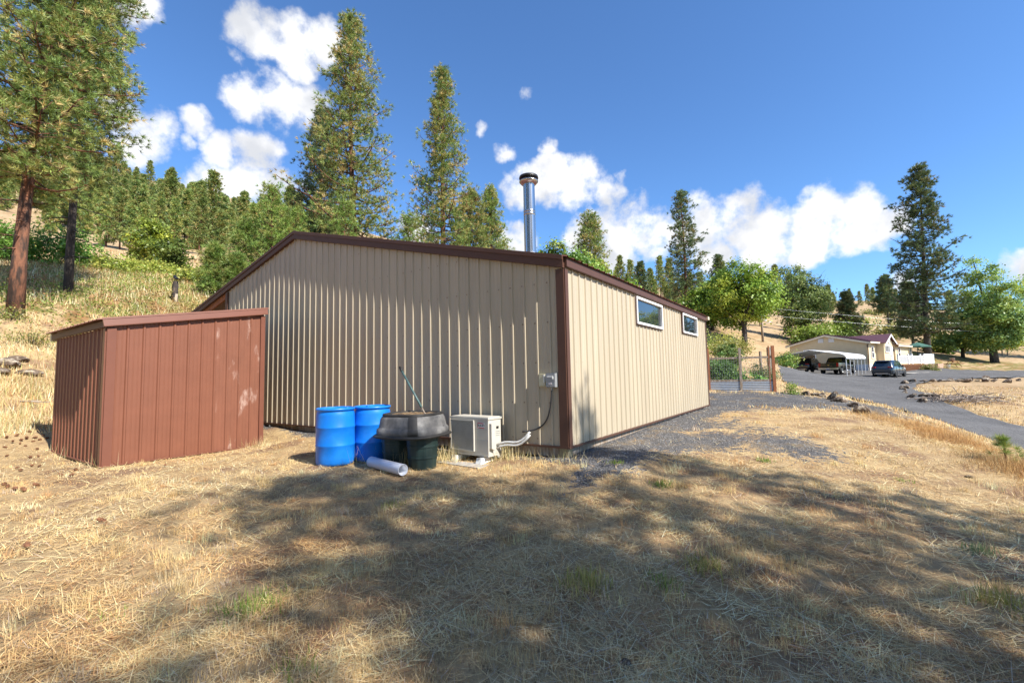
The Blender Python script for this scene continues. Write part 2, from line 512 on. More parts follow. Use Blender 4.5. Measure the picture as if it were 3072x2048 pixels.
CTRL = [(0, 0, -.16), (-4, 0, -.12), (4, 0, -.25), (0, -6, -.25), (-8, -6, -.1), (8, -6, -.6), (0, -30, -1), (-40, -30, 1.5), (40, -30, -3), (0, -200, -4), (-200, -200, 10), (200, -200, -12), (250, -60, -10), (-200, -60, 25),
        (0, 3, -.12), (-3, 4, -.08), (3, 4, -.12), (-2.85, 7.3, 0.0), (-.6, 6.7, -.02), (-2.0, 6.3, -.03), (.8, 6.6, .14), (2.3, 7.0, .10), (-6, 5, -.05), (-6.6, 7.3, -.03), (-5.3, 9.6, -.02), (-4.6, 9.4, .06), (-9.6, 9.2, -.01), (-9, 6, -.05), (-12, 5, .05), (-12, 0, 0),
        (-3.5, 9.6, .20), (-6.4, 11.7, .26), (6.3, 14.3, .26), (4, 10.6, .2), (0, 12, .25), (-4, 18, .25), (2, 17, .25), (-11, 15, .3), (-8, 13, .25),
        cpx(0, 1330, 9.4), cpx(0, 1250, 11), cpx(0, 1100, 13), cpx(70, 935, 15.5), cpx(0, 850, 18), cpx(205, 893, 19), cpx(500, 905, 20), cpx(640, 905, 22), cpx(0, 780, 26), cpx(-400, 800, 20), cpx(-400, 1200, 10), cpx(-900, 1000, 12),
        cpx(250, 800, 32), cpx(400, 800, 46), cpx(700, 860, 33), cpx(620, 770, 62), cpx(0, 640, 110), cpx(150, 720, 62), cpx(250, 650, 120), cpx(330, 540, 200), cpx(520, 620, 200), cpx(750, 720, 170), cpx(-300, 520, 180), cpx(-800, 600, 150),
        cpx(900, 860, 45), cpx(1100, 900, 45), cpx(1300, 920, 45), cpx(1500, 930, 50), cpx(1000, 740, 220), cpx(1300, 800, 220), cpx(1600, 830, 240), cpx(1700, 1000, 45), cpx(1850, 960, 70), cpx(2050, 960, 75), cpx(2000, 880, 260),
        cpx(2130, 1168, 20.8), cpx(2325, 1174, 20), cpx(2250, 1045, 60), cpx(2300, 1085, 38), cpx(2150, 1060, 52), cpx(2350, 1000, 85), cpx(2300, 930, 240),
        cpx(2370, 1113, 54), cpx(2535, 1127, 45), cpx(2450, 1135, 39), cpx(2660, 1131, 45), cpx(2780, 1112, 50), cpx(2601, 1110, 51), cpx(2550, 1150, 32), cpx(2650, 1190, 21.5), cpx(2850, 1255, 16), cpx(3072, 1330, 12), cpx(3400, 1430, 9.5), cpx(3072, 1290, 14), cpx(3072, 1220, 18.5),
        cpx(2430, 1177, 20), cpx(2580, 1215, 14.5), cpx(2700, 1268, 10.5), cpx(2850, 1335, 8), cpx(3072, 1440, 6.2), cpx(3072, 1560, 4.9), cpx(2600, 1350, 7.6), (9, 3, -.55), (12, 6, -.9),
        cpx(2880, 1190, 21), cpx(2800, 1147, 36), cpx(3072, 1145, 34), cpx(2950, 1112, 52), cpx(3072, 1115, 50), cpx(3400, 1120, 50), cpx(3072, 1092, 66), cpx(2790, 1062, 64), cpx(2860, 1095, 60),
        cpx(2600, 975, 120), cpx(2520, 930, 170), cpx(2660, 915, 230), cpx(2720, 960, 150), cpx(2780, 925, 220), cpx(2900, 1010, 150), cpx(3072, 1040, 120), cpx(3300, 1040, 130), cpx(2900, 965, 320), cpx(3300, 1000, 400), cpx(2600, 902, 400), cpx(2200, 905, 420), cpx(1500, 820, 420), cpx(900, 640, 450), cpx(200, 480, 420), cpx(-900, 450, 420)]
CT = np.array(CTRL)
_sc = 50.0


def _phi(d):
    return np.sqrt((d / _sc) ** 2 + 0.0004)


_D = np.sqrt(((CT[:, None, :2] - CT[None, :, :2]) ** 2).sum(-1))
_n = len(CT)
_A = np.zeros((_n + 3, _n + 3))
_A[:_n, :_n] = _phi(_D) - np.eye(_n) * 0.0015
_P = np.c_[np.ones(_n), CT[:, :2] / _sc]
_A[:_n, _n:] = _P; _A[_n:, :_n] = _P.T
_w = np.linalg.solve(_A, np.r_[CT[:, 2], 0, 0, 0])


def Hraw(x, y):
    x = np.asarray(x, float); y = np.asarray(y, float)
    sh = x.shape
    X = x.ravel(); Y = y.ravel()
    o = np.empty(len(X))
    for i in range(0, len(X), 40000):
        a, b = X[i:i + 40000], Y[i:i + 40000]
        d = np.sqrt((a[:, None] - CT[None, :, 0]) ** 2 + (b[:, None] - CT[None, :, 1]) ** 2)
        o[i:i + 40000] = _phi(d) @ _w[:_n] + _w[_n] + _w[_n + 1] * a / _sc + _w[_n + 2] * b / _sc
    return o.reshape(sh)


def rectdist(x, y, o, x0, x1, y0, y1):
    lx = (x - o[0]) * AV[0] + (y - o[1]) * AV[1]
    ly = (x - o[0]) * BV[0] + (y - o[1]) * BV[1]
    dx = np.maximum(np.maximum(x0 - lx, lx - x1), 0); dy = np.maximum(np.maximum(y0 - ly, ly - y1), 0)
    return np.hypot(dx, dy), lx, ly


def H(x, y):
    x = np.asarray(x, float); y = np.asarray(y, float)
    z = Hraw(x, y)
    d1, lx, ly = rectdist(x, y, BC, 0, 9.6, 0, 15)
    z = np.minimum(z, 0.25 + 0.75 * np.maximum(d1 - 0.5, 0))
    z = np.where(d1 < 0.02, np.minimum(z, 0.2), z)
    d2, _, _ = rectdist(x, y, SP, 0, 2.58, 0, 3.4)
    z = np.minimum(z, 0.0 + 0.5 * np.maximum(d2 - 0.5, 0))
    r = np.hypot(x, y)
    amp = 0.012 + 0.012 * np.clip(r / 10, 0, 4) + 0.4 * np.clip((r - 60) / 150, 0, 1)
    dd = np.clip(np.minimum(d1, d2) / 1.0, 0.15, 1)
    und = np.sin(1.7 * x + .6 * y + 1) * np.sin(1.3 * y - .7 * x) + .6 * np.sin(3.9 * x + 2.2 * y) * np.sin(3.1 * y - 1.7 * x + 2) + .5 * np.sin(.31 * x + .2 * y) * np.sin(.27 * y - .13 * x)
    return z + amp * und * dd


def gz(x, y):
    return float(H(np.array([x]), np.array([y]))[0])


_TT = np.concatenate([np.linspace(1.5, 30, 500), np.linspace(30.2, 420, 900)])


def gnd(u, v):
    """the point of the ground seen at (u, v)"""
    r = ray(u, v)
    r = r / r[1]
    P = EYE[None, :] + r[None, :] * _TT[:, None]
    h = H(P[:, 0], P[:, 1])
    k = np.argmax(P[:, 2] < h)
    if not (P[:, 2] < h).any(): k = len(_TT) - 1
    return np.array([P[k, 0], P[k, 1], h[k]])


def fbm(x, y, s, seed=0.0):
    o = 0; a = 0.5; f = 1.0 / s
    for i in range(4):
        o = o + a * np.sin(x * f * 2.1 + 1.7 * np.sin(y * f * 1.3 + seed + i) + seed * 1.3) * np.sin(y * f * 1.9 + 1.4 * np.sin(x * f * 1.1 + seed * 2 + i * 2.1))
        a *= 0.55; f *= 2.17
    return o


def gravel(x, y):
    d1, lx, ly = rectdist(x, y, BC, 0, 9.6, 0, 11)
    nz = fbm(x, y, 1.2, 3.0) * 0.8
    g = 1.35 - d1 / 1.45
    e = 1.2 - np.hypot((x - 9.6) / 4.6, (y - 16.3) / 4.6)
    e2 = 1.05 - np.hypot((x - 3.6) / 2.4, (y - 8.4) / 2.2)
    e3 = 0.72 - np.hypot((x - 2.2) / 1.9, (y - 6.4) / 1.0)
    gab = np.where((lx < 0) & (ly > -0.4), 0.95 - d1 / 0.55, g)
    return np.clip(np.maximum(np.maximum(gab, e * 1.3), np.maximum(e2, e3)) + nz * 0.75, 0, 1)


# ------------------------------------------------------------------ ground
def ground_material():
    m, t, b, o = nodes_of('dry_ground')
    l = t.links.new
    N = t.nodes.new
    geo = N('ShaderNodeTexCoord')
    P = geo.outputs['Object']

    def noise(s, d=6, r=0.6, stretch=None):
        n = N('ShaderNodeTexNoise')
        n.inputs['Scale'].default_value = s; n.inputs['Detail'].default_value = d; n.inputs['Roughness'].default_value = r
        if stretch:
            mp = N('ShaderNodeMapping'); mp.inputs['Scale'].default_value = stretch; mp.inputs['Rotation'].default_value = (0, 0, 0.4)
            l(P, mp.inputs['Vector']); l(mp.outputs[0], n.inputs['Vector'])
        else:
            l(P, n.inputs['Vector'])
        return n.outputs[0]

    def rng_(x, a, b_, c=0.0, d=1.0):
        n = N('ShaderNodeMapRange'); n.interpolation_type = 'SMOOTHSTEP'
        l(x, n.inputs['Value'])
        for k, v in zip(('From Min', 'From Max', 'To Min', 'To Max'), (a, b_, c, d)): n.inputs[k].default_value = v
        return n.outputs[0]

    def mix(f, a, b_):
        n = N('ShaderNodeMix'); n.data_type = 'RGBA'
        l(f, n.inputs['Factor'])
        for k, v in (('A', a), ('B', b_)):
            if isinstance(v, tuple): n.inputs[k].default_value = (*v, 1)
            else: l(v, n.inputs[k])
        return n.outputs['Result']

    at_ = N('ShaderNodeAttribute'); at_.attribute_name = 'Col'
    sep = N('ShaderNodeSeparateColor'); l(at_.outputs['Color'], sep.inputs[0])
    straw = mix(rng_(noise(2.3), 0.35, 0.65), (0.50, 0.36, 0.19), (0.36, 0.245, 0.13))
    straw = mix(rng_(noise(34, 5, 0.7, (1, 0.25, 1)), 0.5, 0.72), straw, (0.17, 0.115, 0.07))
    straw = mix(rng_(noise(85, 4, 0.7), 0.52, 0.72), straw, (0.62, 0.47, 0.26))
    straw = mix(rng_(noise(0.9, 6), 0.50, 0.64), straw, (0.26, 0.165, 0.10))
    bare = mix(rng_(noise(0.22, 6), 0.4, 0.65), (0.42, 0.30, 0.175), (0.33, 0.22, 0.12))
    bare = mix(rng_(noise(1.3, 5), 0.55, 0.7), bare, (0.22, 0.17, 0.085))
    col1 = mix(sep.outputs[2], straw, bare)
    grn = mix(rng_(noise(0.9, 6), 0.42, 0.6), (0.17, 0.175, 0.05), (0.27, 0.15, 0.065))
    grn = mix(rng_(noise(5.5, 5), 0.5, 0.68), grn, (0.09, 0.10, 0.035))
    gadd = N('ShaderNodeMath'); gadd.operation = 'ADD'
    l(sep.outputs[1], gadd.inputs[0])
    gn = rng_(noise(1.1, 5), 0.2, 0.8, -0.45, 0.45); l(gn, gadd.inputs[1])
    col1 = mix(rng_(gadd.outputs[0], 0.35, 0.65), col1, grn)
    vo = N('ShaderNodeTexVoronoi'); vo.inputs['Scale'].default_value = 52; l(P, vo.inputs['Vector'])
    vo2 = N('ShaderNodeSeparateColor'); l(vo.outputs['Color'], vo2.inputs[0])
    gr = mix(vo2.outputs[0], (0.055, 0.053, 0.054), (0.18, 0.172, 0.168))
    gr = mix(rng_(noise(1.6, 5), 0.5, 0.75), gr, (0.25, 0.19, 0.12))
    g2 = N('ShaderNodeMath'); g2.operation = 'ADD'
    l(sep.outputs[0], g2.inputs[0]); l(rng_(noise(7, 6, 0.7), 0.2, 0.8, -0.45, 0.45), g2.inputs[1])
    gf = rng_(g2.outputs[0], 0.42, 0.62)
    c = mix(gf, col1, gr)
    l(c, b.inputs['Base Color'])
    b.inputs['Roughness'].default_value = 0.95
    b.inputs['IOR'].default_value = 1.25
    hmix = N('ShaderNodeMix'); hmix.data_type = 'FLOAT'
    l(gf, hmix.inputs['Factor']); l(noise(60, 6, 0.75), hmix.inputs['A']); l(vo.outputs['Distance'], hmix.inputs['B'])
    bp = N('ShaderNodeBump'); bp.inputs['Strength'].default_value = 0.9; bp.inputs['Distance'].default_value = 0.025
    l(hmix.outputs[0], bp.inputs['Height']); l(bp.outputs[0], b.inputs['Normal'])
    return m


def smooth(a, b, x):
    t = np.clip((x - a) / (b - a), 0, 1)
    return t * t * (3 - 2 * t)


def cover_mask(x, y):
    """where low green and russet ground cover grows"""
    r = np.hypot(x, y)
    left = smooth(-1, -7, x - 0.15 * y) * smooth(20.5, 26, r) * (1 - smooth(42, 52, r))
    back = smooth(-5, 5, x) * smooth(30, 40, y) * (1 - smooth(60, 75, r)) * (1 - smooth(16, 24, x)) * 0.55
    hill = smooth(60, 80, r) * 0.22
    lawn = smooth(40, 46, x) * smooth(47, 51, y) * (1 - smooth(66, 72, y)) * 0.62
    return np.clip(np.maximum(np.maximum(left * 0.75, back), np.maximum(hill, lawn)) + 0.22 * fbm(x, y, 14, 1.0) * smooth(20, 30, r), 0, 1)


NA, NR = 420, 150
rad = np.concatenate([np.linspace(0.4, 1.6, 6), 1.6 * (900 / 1.6) ** (np.arange(1, NR - 5) / (NR - 6))])
ang = np.arange(NA) / NA * 2 * np.pi
RR, AA = np.meshgrid(rad, ang, indexing='ij')
gx, gy = RR * np.cos(AA), RR * np.sin(AA)
gzv = H(gx, gy)
GV = np.c_[gx.ravel(), gy.ravel(), gzv.ravel()]
GV = np.vstack([GV, [0, 0, gz(0, 0)]])
ii, jj = np.meshgrid(np.arange(NR - 1), np.arange(NA), indexing='ij')
j2 = (jj + 1) % NA
GF = np.c_[(ii * NA + jj).ravel(), ((ii + 1) * NA + jj).ravel(), ((ii + 1) * NA + j2).ravel(), (ii * NA + j2).ravel()]
GC = np.zeros((len(GV), 3))
GC[:, 0] = gravel(GV[:, 0], GV[:, 1])
GC[:, 1] = cover_mask(GV[:, 0], GV[:, 1])
rr_ = np.hypot(GV[:, 0], GV[:, 1])
GC[:, 2] = smooth(26, 48, rr_)
gme = np_mesh('ground', GV, GF, ground_material(), GC)
gme.polygons.foreach_set('use_smooth', np.ones(len(GF), dtype=bool))
ground = tag(link('ground', gme), kind='structure')


def resample(P, n):
    P = np.array(P, float)
    s = np.r_[0, np.cumsum(np.hypot(*np.diff(P, axis=0).T))]
    t = np.linspace(0, s[-1], n)
    # smooth the polyline a little
    Q = np.c_[np.interp(t, s, P[:, 0]), np.interp(t, s, P[:, 1])]
    for _ in range(max(2, n // 14)):
        Q[1:-1] = 0.25 * Q[:-2] + 0.5 * Q[1:-1] + 0.25 * Q[2:]
    return Q


def drive_material():
    m, t, b, o = nodes_of('driveway_gravel')
    l = t.links.new; N = t.nodes.new
    tcn = N('ShaderNodeTexCoord')
    vo = N('ShaderNodeTexVoronoi'); vo.inputs['Scale'].default_value = 45; l(tcn.outputs['Object'], vo.inputs['Vector'])
    sc_ = N('ShaderNodeSeparateColor'); l(vo.outputs['Color'], sc_.inputs[0])
    mx_ = N('ShaderNodeMix'); mx_.data_type = 'RGBA'; l(sc_.outputs[0], mx_.inputs['Factor'])
    mx_.inputs['A'].default_value = (0.060, 0.058, 0.057, 1); mx_.inputs['B'].default_value = (0.150, 0.145, 0.142, 1)
    n = N('ShaderNodeTexNoise'); n.inputs['Scale'].default_value = 0.5; n.inputs['Detail'].default_value = 7
    mp = N('ShaderNodeMapping'); mp.inputs['Scale'].default_value = (0.35, 1.6, 1); mp.inputs['Rotation'].default_value = (0, 0, -0.35)
    l(tcn.outputs['Object'], mp.inputs['Vector']); l(mp.outputs[0], n.inputs['Vector'])
    r_ = N('ShaderNodeMapRange'); l(n.outputs[0], r_.inputs['Value']); r_.inputs['From Min'].default_value = 0.3; r_.inputs['From Max'].default_value = 0.7
    r_.inputs['To Min'].default_value = 0.78; r_.inputs['To Max'].default_value = 1.2
    v = N('ShaderNodeVectorMath'); v.operation = 'SCALE'; l(mx_.outputs['Result'], v.inputs[0]); l(r_.outputs[0], v.inputs['Scale'])
    l(v.outputs[0], b.inputs['Base Color']); b.inputs['Roughness'].default_value = 0.95
    bp = N('ShaderNodeBump'); bp.inputs['Strength'].default_value = 0.7; bp.inputs['Distance'].default_value = 0.02
    l(vo.outputs['Distance'], bp.inputs['Height']); l(bp.outputs[0], b.inputs['Normal'])
    return m


DL = [at(3500, 1480, 9.0)[:2], at(3072, 1385, 10.4)[:2], at(2960, 1330, 11.6)[:2], at(2830, 1262, 14.0)[:2]] + [gnd(*p)[:2] for p in ((2720, 1228), (2640, 1208), (2560, 1194), (2490, 1180), (2420, 1163), (2350, 1150))] + [at(2335, 1126, 42)[:2], at(2345, 1116, 50)[:2], at(2400, 1110, 56)[:2]]
DR = [at(3700, 1330, 12.0)[:2], at(3230, 1325, 13.2)[:2], at(3060, 1300, 14.4)[:2], at(2930, 1255, 17.0)[:2], at(2830, 1220, 20)[:2], at(2750, 1190, 25)[:2], at(2735, 1165, 30)[:2], at(2750, 1145, 36)[:2], at(2900, 1137, 42)[:2], at(3150, 1133, 45)[:2], at(3400, 1120, 49.5)[:2], at(2840, 1115, 52)[:2]]
nS, nT = 90, 26
ql, qr = resample(DL, nS), resample(DR, nS)
ql = ql + 0.12 * rng.normal(size=ql.shape) * 0.6; qr = qr + 0.10 * rng.normal(size=qr.shape) * 0.6
tt = np.linspace(0, 1, nT)
DP = ql[:, None, :] * (1 - tt)[None, :, None] + qr[:, None, :] * tt[None, :, None]
dz = H(DP[..., 0], DP[..., 1]) + 0.03
dz[:, 0] -= 0.06; dz[:, -1] -= 0.06
DV = np.c_[DP[..., 0].ravel(), DP[..., 1].ravel(), dz.ravel()]
ii, jj = np.meshgrid(np.arange(nS - 1), np.arange(nT - 1), indexing='ij')
DF = np.c_[(ii * nT + jj).ravel(), (ii * nT + jj + 1).ravel(), ((ii + 1) * nT + jj + 1).ravel(), ((ii + 1) * nT + jj).ravel()]
dme = np_mesh('driveway', DV, DF, drive_material())
dme.polygons.foreach_set('use_smooth', np.ones(len(DF), dtype=bool))
tag(link('driveway', dme), kind='structure')
DPOLY = np.vstack([ql, qr[::-1]])


def in_poly(x, y, P):
    c = np.zeros(x.shape, bool)
    j = len(P) - 1
    for i in range(len(P)):
        xi, yi = P[i]; xj, yj = P[j]
        k = ((yi > y) != (yj > y)) & (x < (xj - xi) * (y - yi) / (yj - yi + 1e-12) + xi)
        c ^= k
        j = i
    return c


# the ground dips a little under the driveway's gravel bed
_k = in_poly(GV[:, 0], GV[:, 1], DPOLY) & (np.hypot(GV[:, 0], GV[:, 1]) > 18)
GV[_k, 2] -= 0.14
gme.vertices.foreach_set('co', GV.astype(np.float32).ravel())
gme.update()

# ------------------------------------------------------------------ corrugated sheets
def rib_profile(w=0.9144, hgt=0.021, n=4):
    """one steel sheet: four major ribs, two fine ribs between each; (position, height)"""
    p = []
    pitch = w / n
    for k in range(n):
        x = k * pitch
        p += [(x + 0.0, 0.0), (x + 0.012, hgt), (x + 0.036, hgt), (x + 0.050, 0.0)]
        for q in (0.098, 0.165):
            p += [(x + q - 0.009, 0.0), (x + q - 0.004, 0.0035), (x + q + 0.006, 0.0035), (x + q + 0.011, 0.0)]
    p.append((w + 0.0, 0.0))
    return p


PROF = rib_profile()


def wall_sheets(parent, mtl, org, along, outw, length, z0, ztop, name='wall_panel', skip=None, worn=None, mats=None):
    """vertical sheets standing side by side; org/along/outw are local vectors, ztop(s) the height at s"""
    org, along, outw = Vector(org), Vector(along), Vector(outw)
    k = 0
    s0 = 0.0
    while s0 < length - 1e-4:
        s1 = min(s0 + 0.9144, length)
        pr = [(s0 + q, h) for (q, h) in PROF if s0 + q < s1 - 1e-6]
        pr.append((s1, 0.0))
        extra = [q for q in (ztop.breaks if hasattr(ztop, 'breaks') else []) if s0 < q < s1]
        for q in extra:
            pr.append((q, 0.0))
        pr.sort()
        wins = [w_ for w_ in (skip or []) if w_[1] > s0 and w_[0] < s1]
        b = MB()

        def strip(pts, za, zb):
            vs = []
            for (s, h) in pts:
                base = org + along * s + outw * h
                vs.append(base + Vector((0, 0, za)))
                vs.append(base + Vector((0, 0, zb if zb is not None else ztop(s))))
            fs = [(2 * i, 2 * i + 2, 2 * i + 3, 2 * i + 1) for i in range(len(pts) - 1)]
            b.add(vs, fs)
        if not wins:
            strip(pr, z0, None)
        else:
            w0 = max(wins[0][0], s0); w1 = min(wins[0][1], s1); za, zb = wins[0][2], wins[0][3]

            def clip(a, c):
                q = [p for p in pr if a < p[0] < c]
                return [(a, 0.0)] + q + [(c, 0.0)]
            if w0 > s0 + 1e-3: strip(clip(s0, w0), z0, None)
            if w1 < s1 - 1e-3: strip(clip(w1, s1), z0, None)
            strip(clip(w0, w1), z0, za)
            strip(clip(w0, w1), zb, None)
        b.build(name, mats[k] if mats and mats.get(k) else mtl, parent)
        s0 = s1
        k += 1


def screws(parent, mtl, org, along, outw, length, rows, ztop, step=0.2286, r=0.013, off=0.062):
    b = MB()
    org, along, outw = Vector(org), Vector(along), Vector(outw)
    s = off
    while s < length:
        for z in rows:
            if z < ztop(s) - 0.05:
                c = org + along * s + outw * 0.004 + Vector((0, 0, z))
                vs = [c + along * (r * math.cos(q)) + Vector((0, 0, r * math.sin(q))) + outw * 0.0 for q in (0, 1.05, 2.09, 3.14, 4.19, 5.24)]
                vs += [c + along * (r * .6 * math.cos(q)) + Vector((0, 0, r * .6 * math.sin(q))) + outw * 0.006 for q in (0, 1.05, 2.09, 3.14, 4.19, 5.24)]
                b.add(vs, [(i, (i + 1) % 6, 6 + (i + 1) % 6, 6 + i) for i in range(6)] + [(6, 7, 8, 9, 10, 11)])
        s += step
    o = b.build('screw_heads', mtl, parent)
    o['kind'] = 'stuff'
    return o


# ------------------------------------------------------------------ the barn
EAVE, PEAK, YP, YW, YE, XL = 2.80, 4.62, 7.29, 10.83, 14.57, 9.52


def roofz(y):
    return EAVE + (PEAK - EAVE) * (y / YP if y <= YP else (YE - y) / (YE - YP))


barn = empty('metal_barn', (BC[0], BC[1], BZ), BANG,
             'long cream ribbed steel barn with dark brown trim and low gable roof', 'barn')
ztop_g = lambda s: roofz(s) - 0.10
ztop_g.breaks = [YP]
wall_sheets(barn, M['cream'], (0, 0, 0), (0, 1, 0), (-1, 0, 0), YW, 0.0, ztop_g)
ztop_s = lambda s: EAVE - 0.06
WINS = [(3.035, 4.785, 2.05, 2.615), (6.631, 8.252, 2.10, 2.635)]
wall_sheets(barn, M['cream'], (0.02, 0, 0), (1, 0, 0), (0, -1, 0), XL - 0.04, 0.0, ztop_s, skip=[(a - 0.02, b, c, d) for a, b, c, d in WINS])
b = MB()                                              # far gable, open porch side
b.add([(XL, 0, 0), (XL, YW, 0), (XL, YW, roofz(YW) - .1), (XL, YP, PEAK - .1), (XL, 0, EAVE - .1)], [(0, 1, 2, 3, 4)])
b.add([(0.05, YW, 0), (XL, YW, 0), (XL, YW, roofz(YW) - .12), (0.05, YW, roofz(YW) - .12)], [(0, 1, 2, 3)])
b.build('rear_wall', M['cream'], barn)
screws(barn, M['wood'], (0, 0, 0), (0, 1, 0), (-1, 0, 0), YW, (0.09, 0.63, 1.24, 1.85, 2.46, 3.07, 3.68), ztop_g)
screws(barn, M['wood'], (0.02, 0, 0), (1, 0, 0), (0, -1, 0), XL - .05, (0.09, 0.63, 1.24, 1.85, 2.40), ztop_s)
b = MB()
b.box((-0.011, 0.048, 1.315), (0.052, 0.135, 2.63)); b.build('corner_trim', M['trim'], barn)
b = MB(); b.box((0.030, -0.014, 1.315), (0.096, 0.046, 2.627)); b.build('corner_trim', M['trim'], barn)
b = MB(); b.box((XL - 0.045, -0.011, 1.32), (0.10, 0.05, 2.63)); b.build('corner_trim', M['trim'], barn)
b = MB(); b.box((-0.012, YW - 0.04, roofz(YW) / 2 - 0.06), (0.06, 0.12, roofz(YW) - 0.2)); b.build('corner_trim', M['trim'], barn)
# rake trim: two boards following the roof slope, each with a shadow step
for (ya, yb) in ((-0.03, YP), (YP, YE + 0.05)):
    za, zb = roofz(max(ya, 0)), roofz(min(yb, YE))
    b = MB()
    b.prism([(-0.075, ya, za - .165), (-0.075, yb, zb - .165), (-0.075, yb, zb + .012), (-0.075, ya, za + .012)], (0.085, 0, 0))
    b.prism([(-0.092, ya, za - .045), (-0.092, yb, zb - .045), (-0.092, yb, zb + .022), (-0.092, ya, za + .022)], (0.017, 0, 0))
    b.build('rake_trim', M['trim'], barn)
b = MB(); b.box((XL / 2 + .03, -0.048, EAVE - 0.072), (XL + 0.1, 0.05, 0.135)); b.box((XL / 2 + .03, -0.03, EAVE - 0.139), (XL + 0.1, 0.08, 0.012))
b.build('eave_trim', M['trim'], barn)
b = MB(); b.box((XL + 0.02, -0.05, EAVE - .06), (0.14, 0.16, 0.10)); b.build('eave_block', M['housetrim'], barn)
b = MB(); b.box((-0.02, YW / 2 - .02, -0.012), (0.05, YW + 0.06, 0.028)); b.build('base_trim', M['trim'], barn)
b = MB(); b.box((XL / 2, -0.02, -0.013), (XL + .02, 0.05, 0.027)); b.build('base_trim', M['trim'], barn)
# treated sill and posts under the wall
b = MB(); b.box((0.06, YW / 2, -0.10), (0.06, YW - 0.3, 0.13)); b.build('sill_board', M['wood'], barn)
b = MB(); b.box((XL / 2, 0.06, -0.10), (XL - 0.3, 0.06, 0.13)); b.build('sill_board', M['wood'], barn)
for (x, y) in ((0.08, 0.08), (4.75, 0.1), (9.4, 0.1), (0.1, 3.6), (0.1, 7.2), (0.1, YE - .15), (4.7, YE - .15), (9.3, YE - .15)):
    b = MB(); b.box((x, y, roofz(y) / 2 - 0.35 if y > YW else -0.2), (0.14, 0.14, roofz(y) + 0.4 if y > YW else 0.38)); b.build('post', M['treated'], barn)
# porch beam and diagonal brace under the lean-to eave
b = MB(); b.bar((0.02, YW + .1, roofz(YW) - .26), (0.02, YE - .1, roofz(YE - .1) - .26), 0.05, 0.16); b.build('porch_rafter', M['redwood'], barn)
b = MB(); b.bar((0.05, YW + .05, 2.45), (0.05, YW + 1.3, roofz(YW + 1.3) - .3), 0.09, 0.09); b.build('brace', M['redwood'], barn)


def roof_sheets(parent, mtl, x0, x1, y0, z0, y1, z1, lift=0.012):
    """sheets laid side by side along X, ribs running up the slope"""
    s = x0
    while s < x1 - 1e-4:
        e = min(s + 0.9144, x1)
        pr = [(s + q, h) for (q, h) in PROF if s + q < e - 1e-6] + [(e, 0.0)]
        vs = []
        for (q, h) in pr:
            vs.append((q, y0, z0 + lift + h)); vs.append((q, y1, z1 + lift + h))
        b_ = MB().add(vs, [(2 * i, 2 * i + 2, 2 * i + 3, 2 * i + 1) for i in range(len(pr) - 1)])
        b_.add([(s, y0, z0), (e, y0, z0), (e, y1, z1), (s, y1, z1)], [(0, 3, 2, 1)])
        b_.build('roof_panel', mtl, parent)
        s = e


roof_sheets(barn, M['brown'], -0.06, XL + 0.08, -0.10, EAVE - 0.02, YP, PEAK)
roof_sheets(barn, M['brown'], -0.06, XL + 0.08, YE + 0.10, EAVE - 0.02, YP, PEAK)
b = MB()
b.prism([(-0.06, YP - .18, PEAK - .022), (-0.06, YP, PEAK + .045), (-0.06, YP + .18, PEAK - .022), (-0.06, YP, PEAK + .034)], (XL + .12, 0, 0))
b.build('ridge_cap', M['brown'], barn)
for (xa, xb, za, zb) in WINS:
    w = empty('window', (0, 0, 0)); w.parent = barn
    fr = MB()
    t_ = 0.045
    yc, dp = -0.022, 0.075
    fr.box(((xa + xb) / 2, yc, zb - t_ / 2), (xb - xa, dp, t_)); fr.box(((xa + xb) / 2, yc, za + t_ / 2), (xb - xa, dp, t_))
    fr.box((xa + t_ / 2, yc, (za + zb) / 2), (t_, dp - .002, zb - za - 2 * t_)); fr.box((xb - t_ / 2, yc, (za + zb) / 2), (t_, dp - .002, zb - za - 2 * t_))
    fr.build('frame', M['vinyl'], w)
    MB().add([(xa + t_, -0.012, za + t_), (xb - t_, -0.012, za + t_), (xb - t_, -0.012, zb - t_), (xa + t_, -0.012, zb - t_)], [(0, 1, 2, 3)]).build('pane', M['glass'], w)
    MB().box(((xa + xb) / 2, -0.012, za - 0.012), (xb - xa + .05, 0.055, 0.02)).build('sill_flashing', M['trim'], w)
    MB().box((xa - 0.014, -0.012, (za + zb) / 2), (0.022, 0.05, zb - za + .01)).build('side_flashing', M['trim'], w)
# stove flue through the roof
fl = empty('flue', (2.15, 1.92, roofz(1.92) - 0.02)); fl.parent = barn
MB().lathe([(0.30, -0.06), (0.27, 0.03), (0.20, 0.20), (0.175, 0.30), (0.17, 0.33)], 28).build('roof_boot', M['white'], fl)
MB().lathe([(0.135, 0.30), (0.205, 0.33), (0.20, 0.36), (0.135, 0.385)], 28).build('storm_collar', M['white'], fl)
MB().lathe([(0.125, 0.30), (0.125, 0.31), (0.125, 1.20), (0.125, 1.22), (0.128, 1.222), (0.128, 1.25), (0.125, 1.252), (0.125, 1.285), (0.128, 1.287), (0.128, 1.30), (0.125, 1.302), (0.125, 1.32), (0.125, 1.91), (0.125, 1.93)], 32).build('pipe', M['steel'], fl)
b = MB().lathe([(0.125, 1.90), (0.16, 1.905), (0.205, 1.955), (0.205, 1.975), (0.15, 1.965), (0.12, 1.965)], 28); b.build('cap_skirt', M['steel'], fl)
b = MB().lathe([(0.10, 1.95), (0.15, 1.98), (0.15, 2.035), (0.185, 2.04)], 24); b.build('cap_screen', M['black'], fl)
b = MB().lathe([(0.12, 2.03), (0.205, 2.028), (0.21, 2.035), (0.20, 2.08), (0.14, 2.105), (0.0, 2.112)], 28); b.build('cap_top', M['black'], fl)

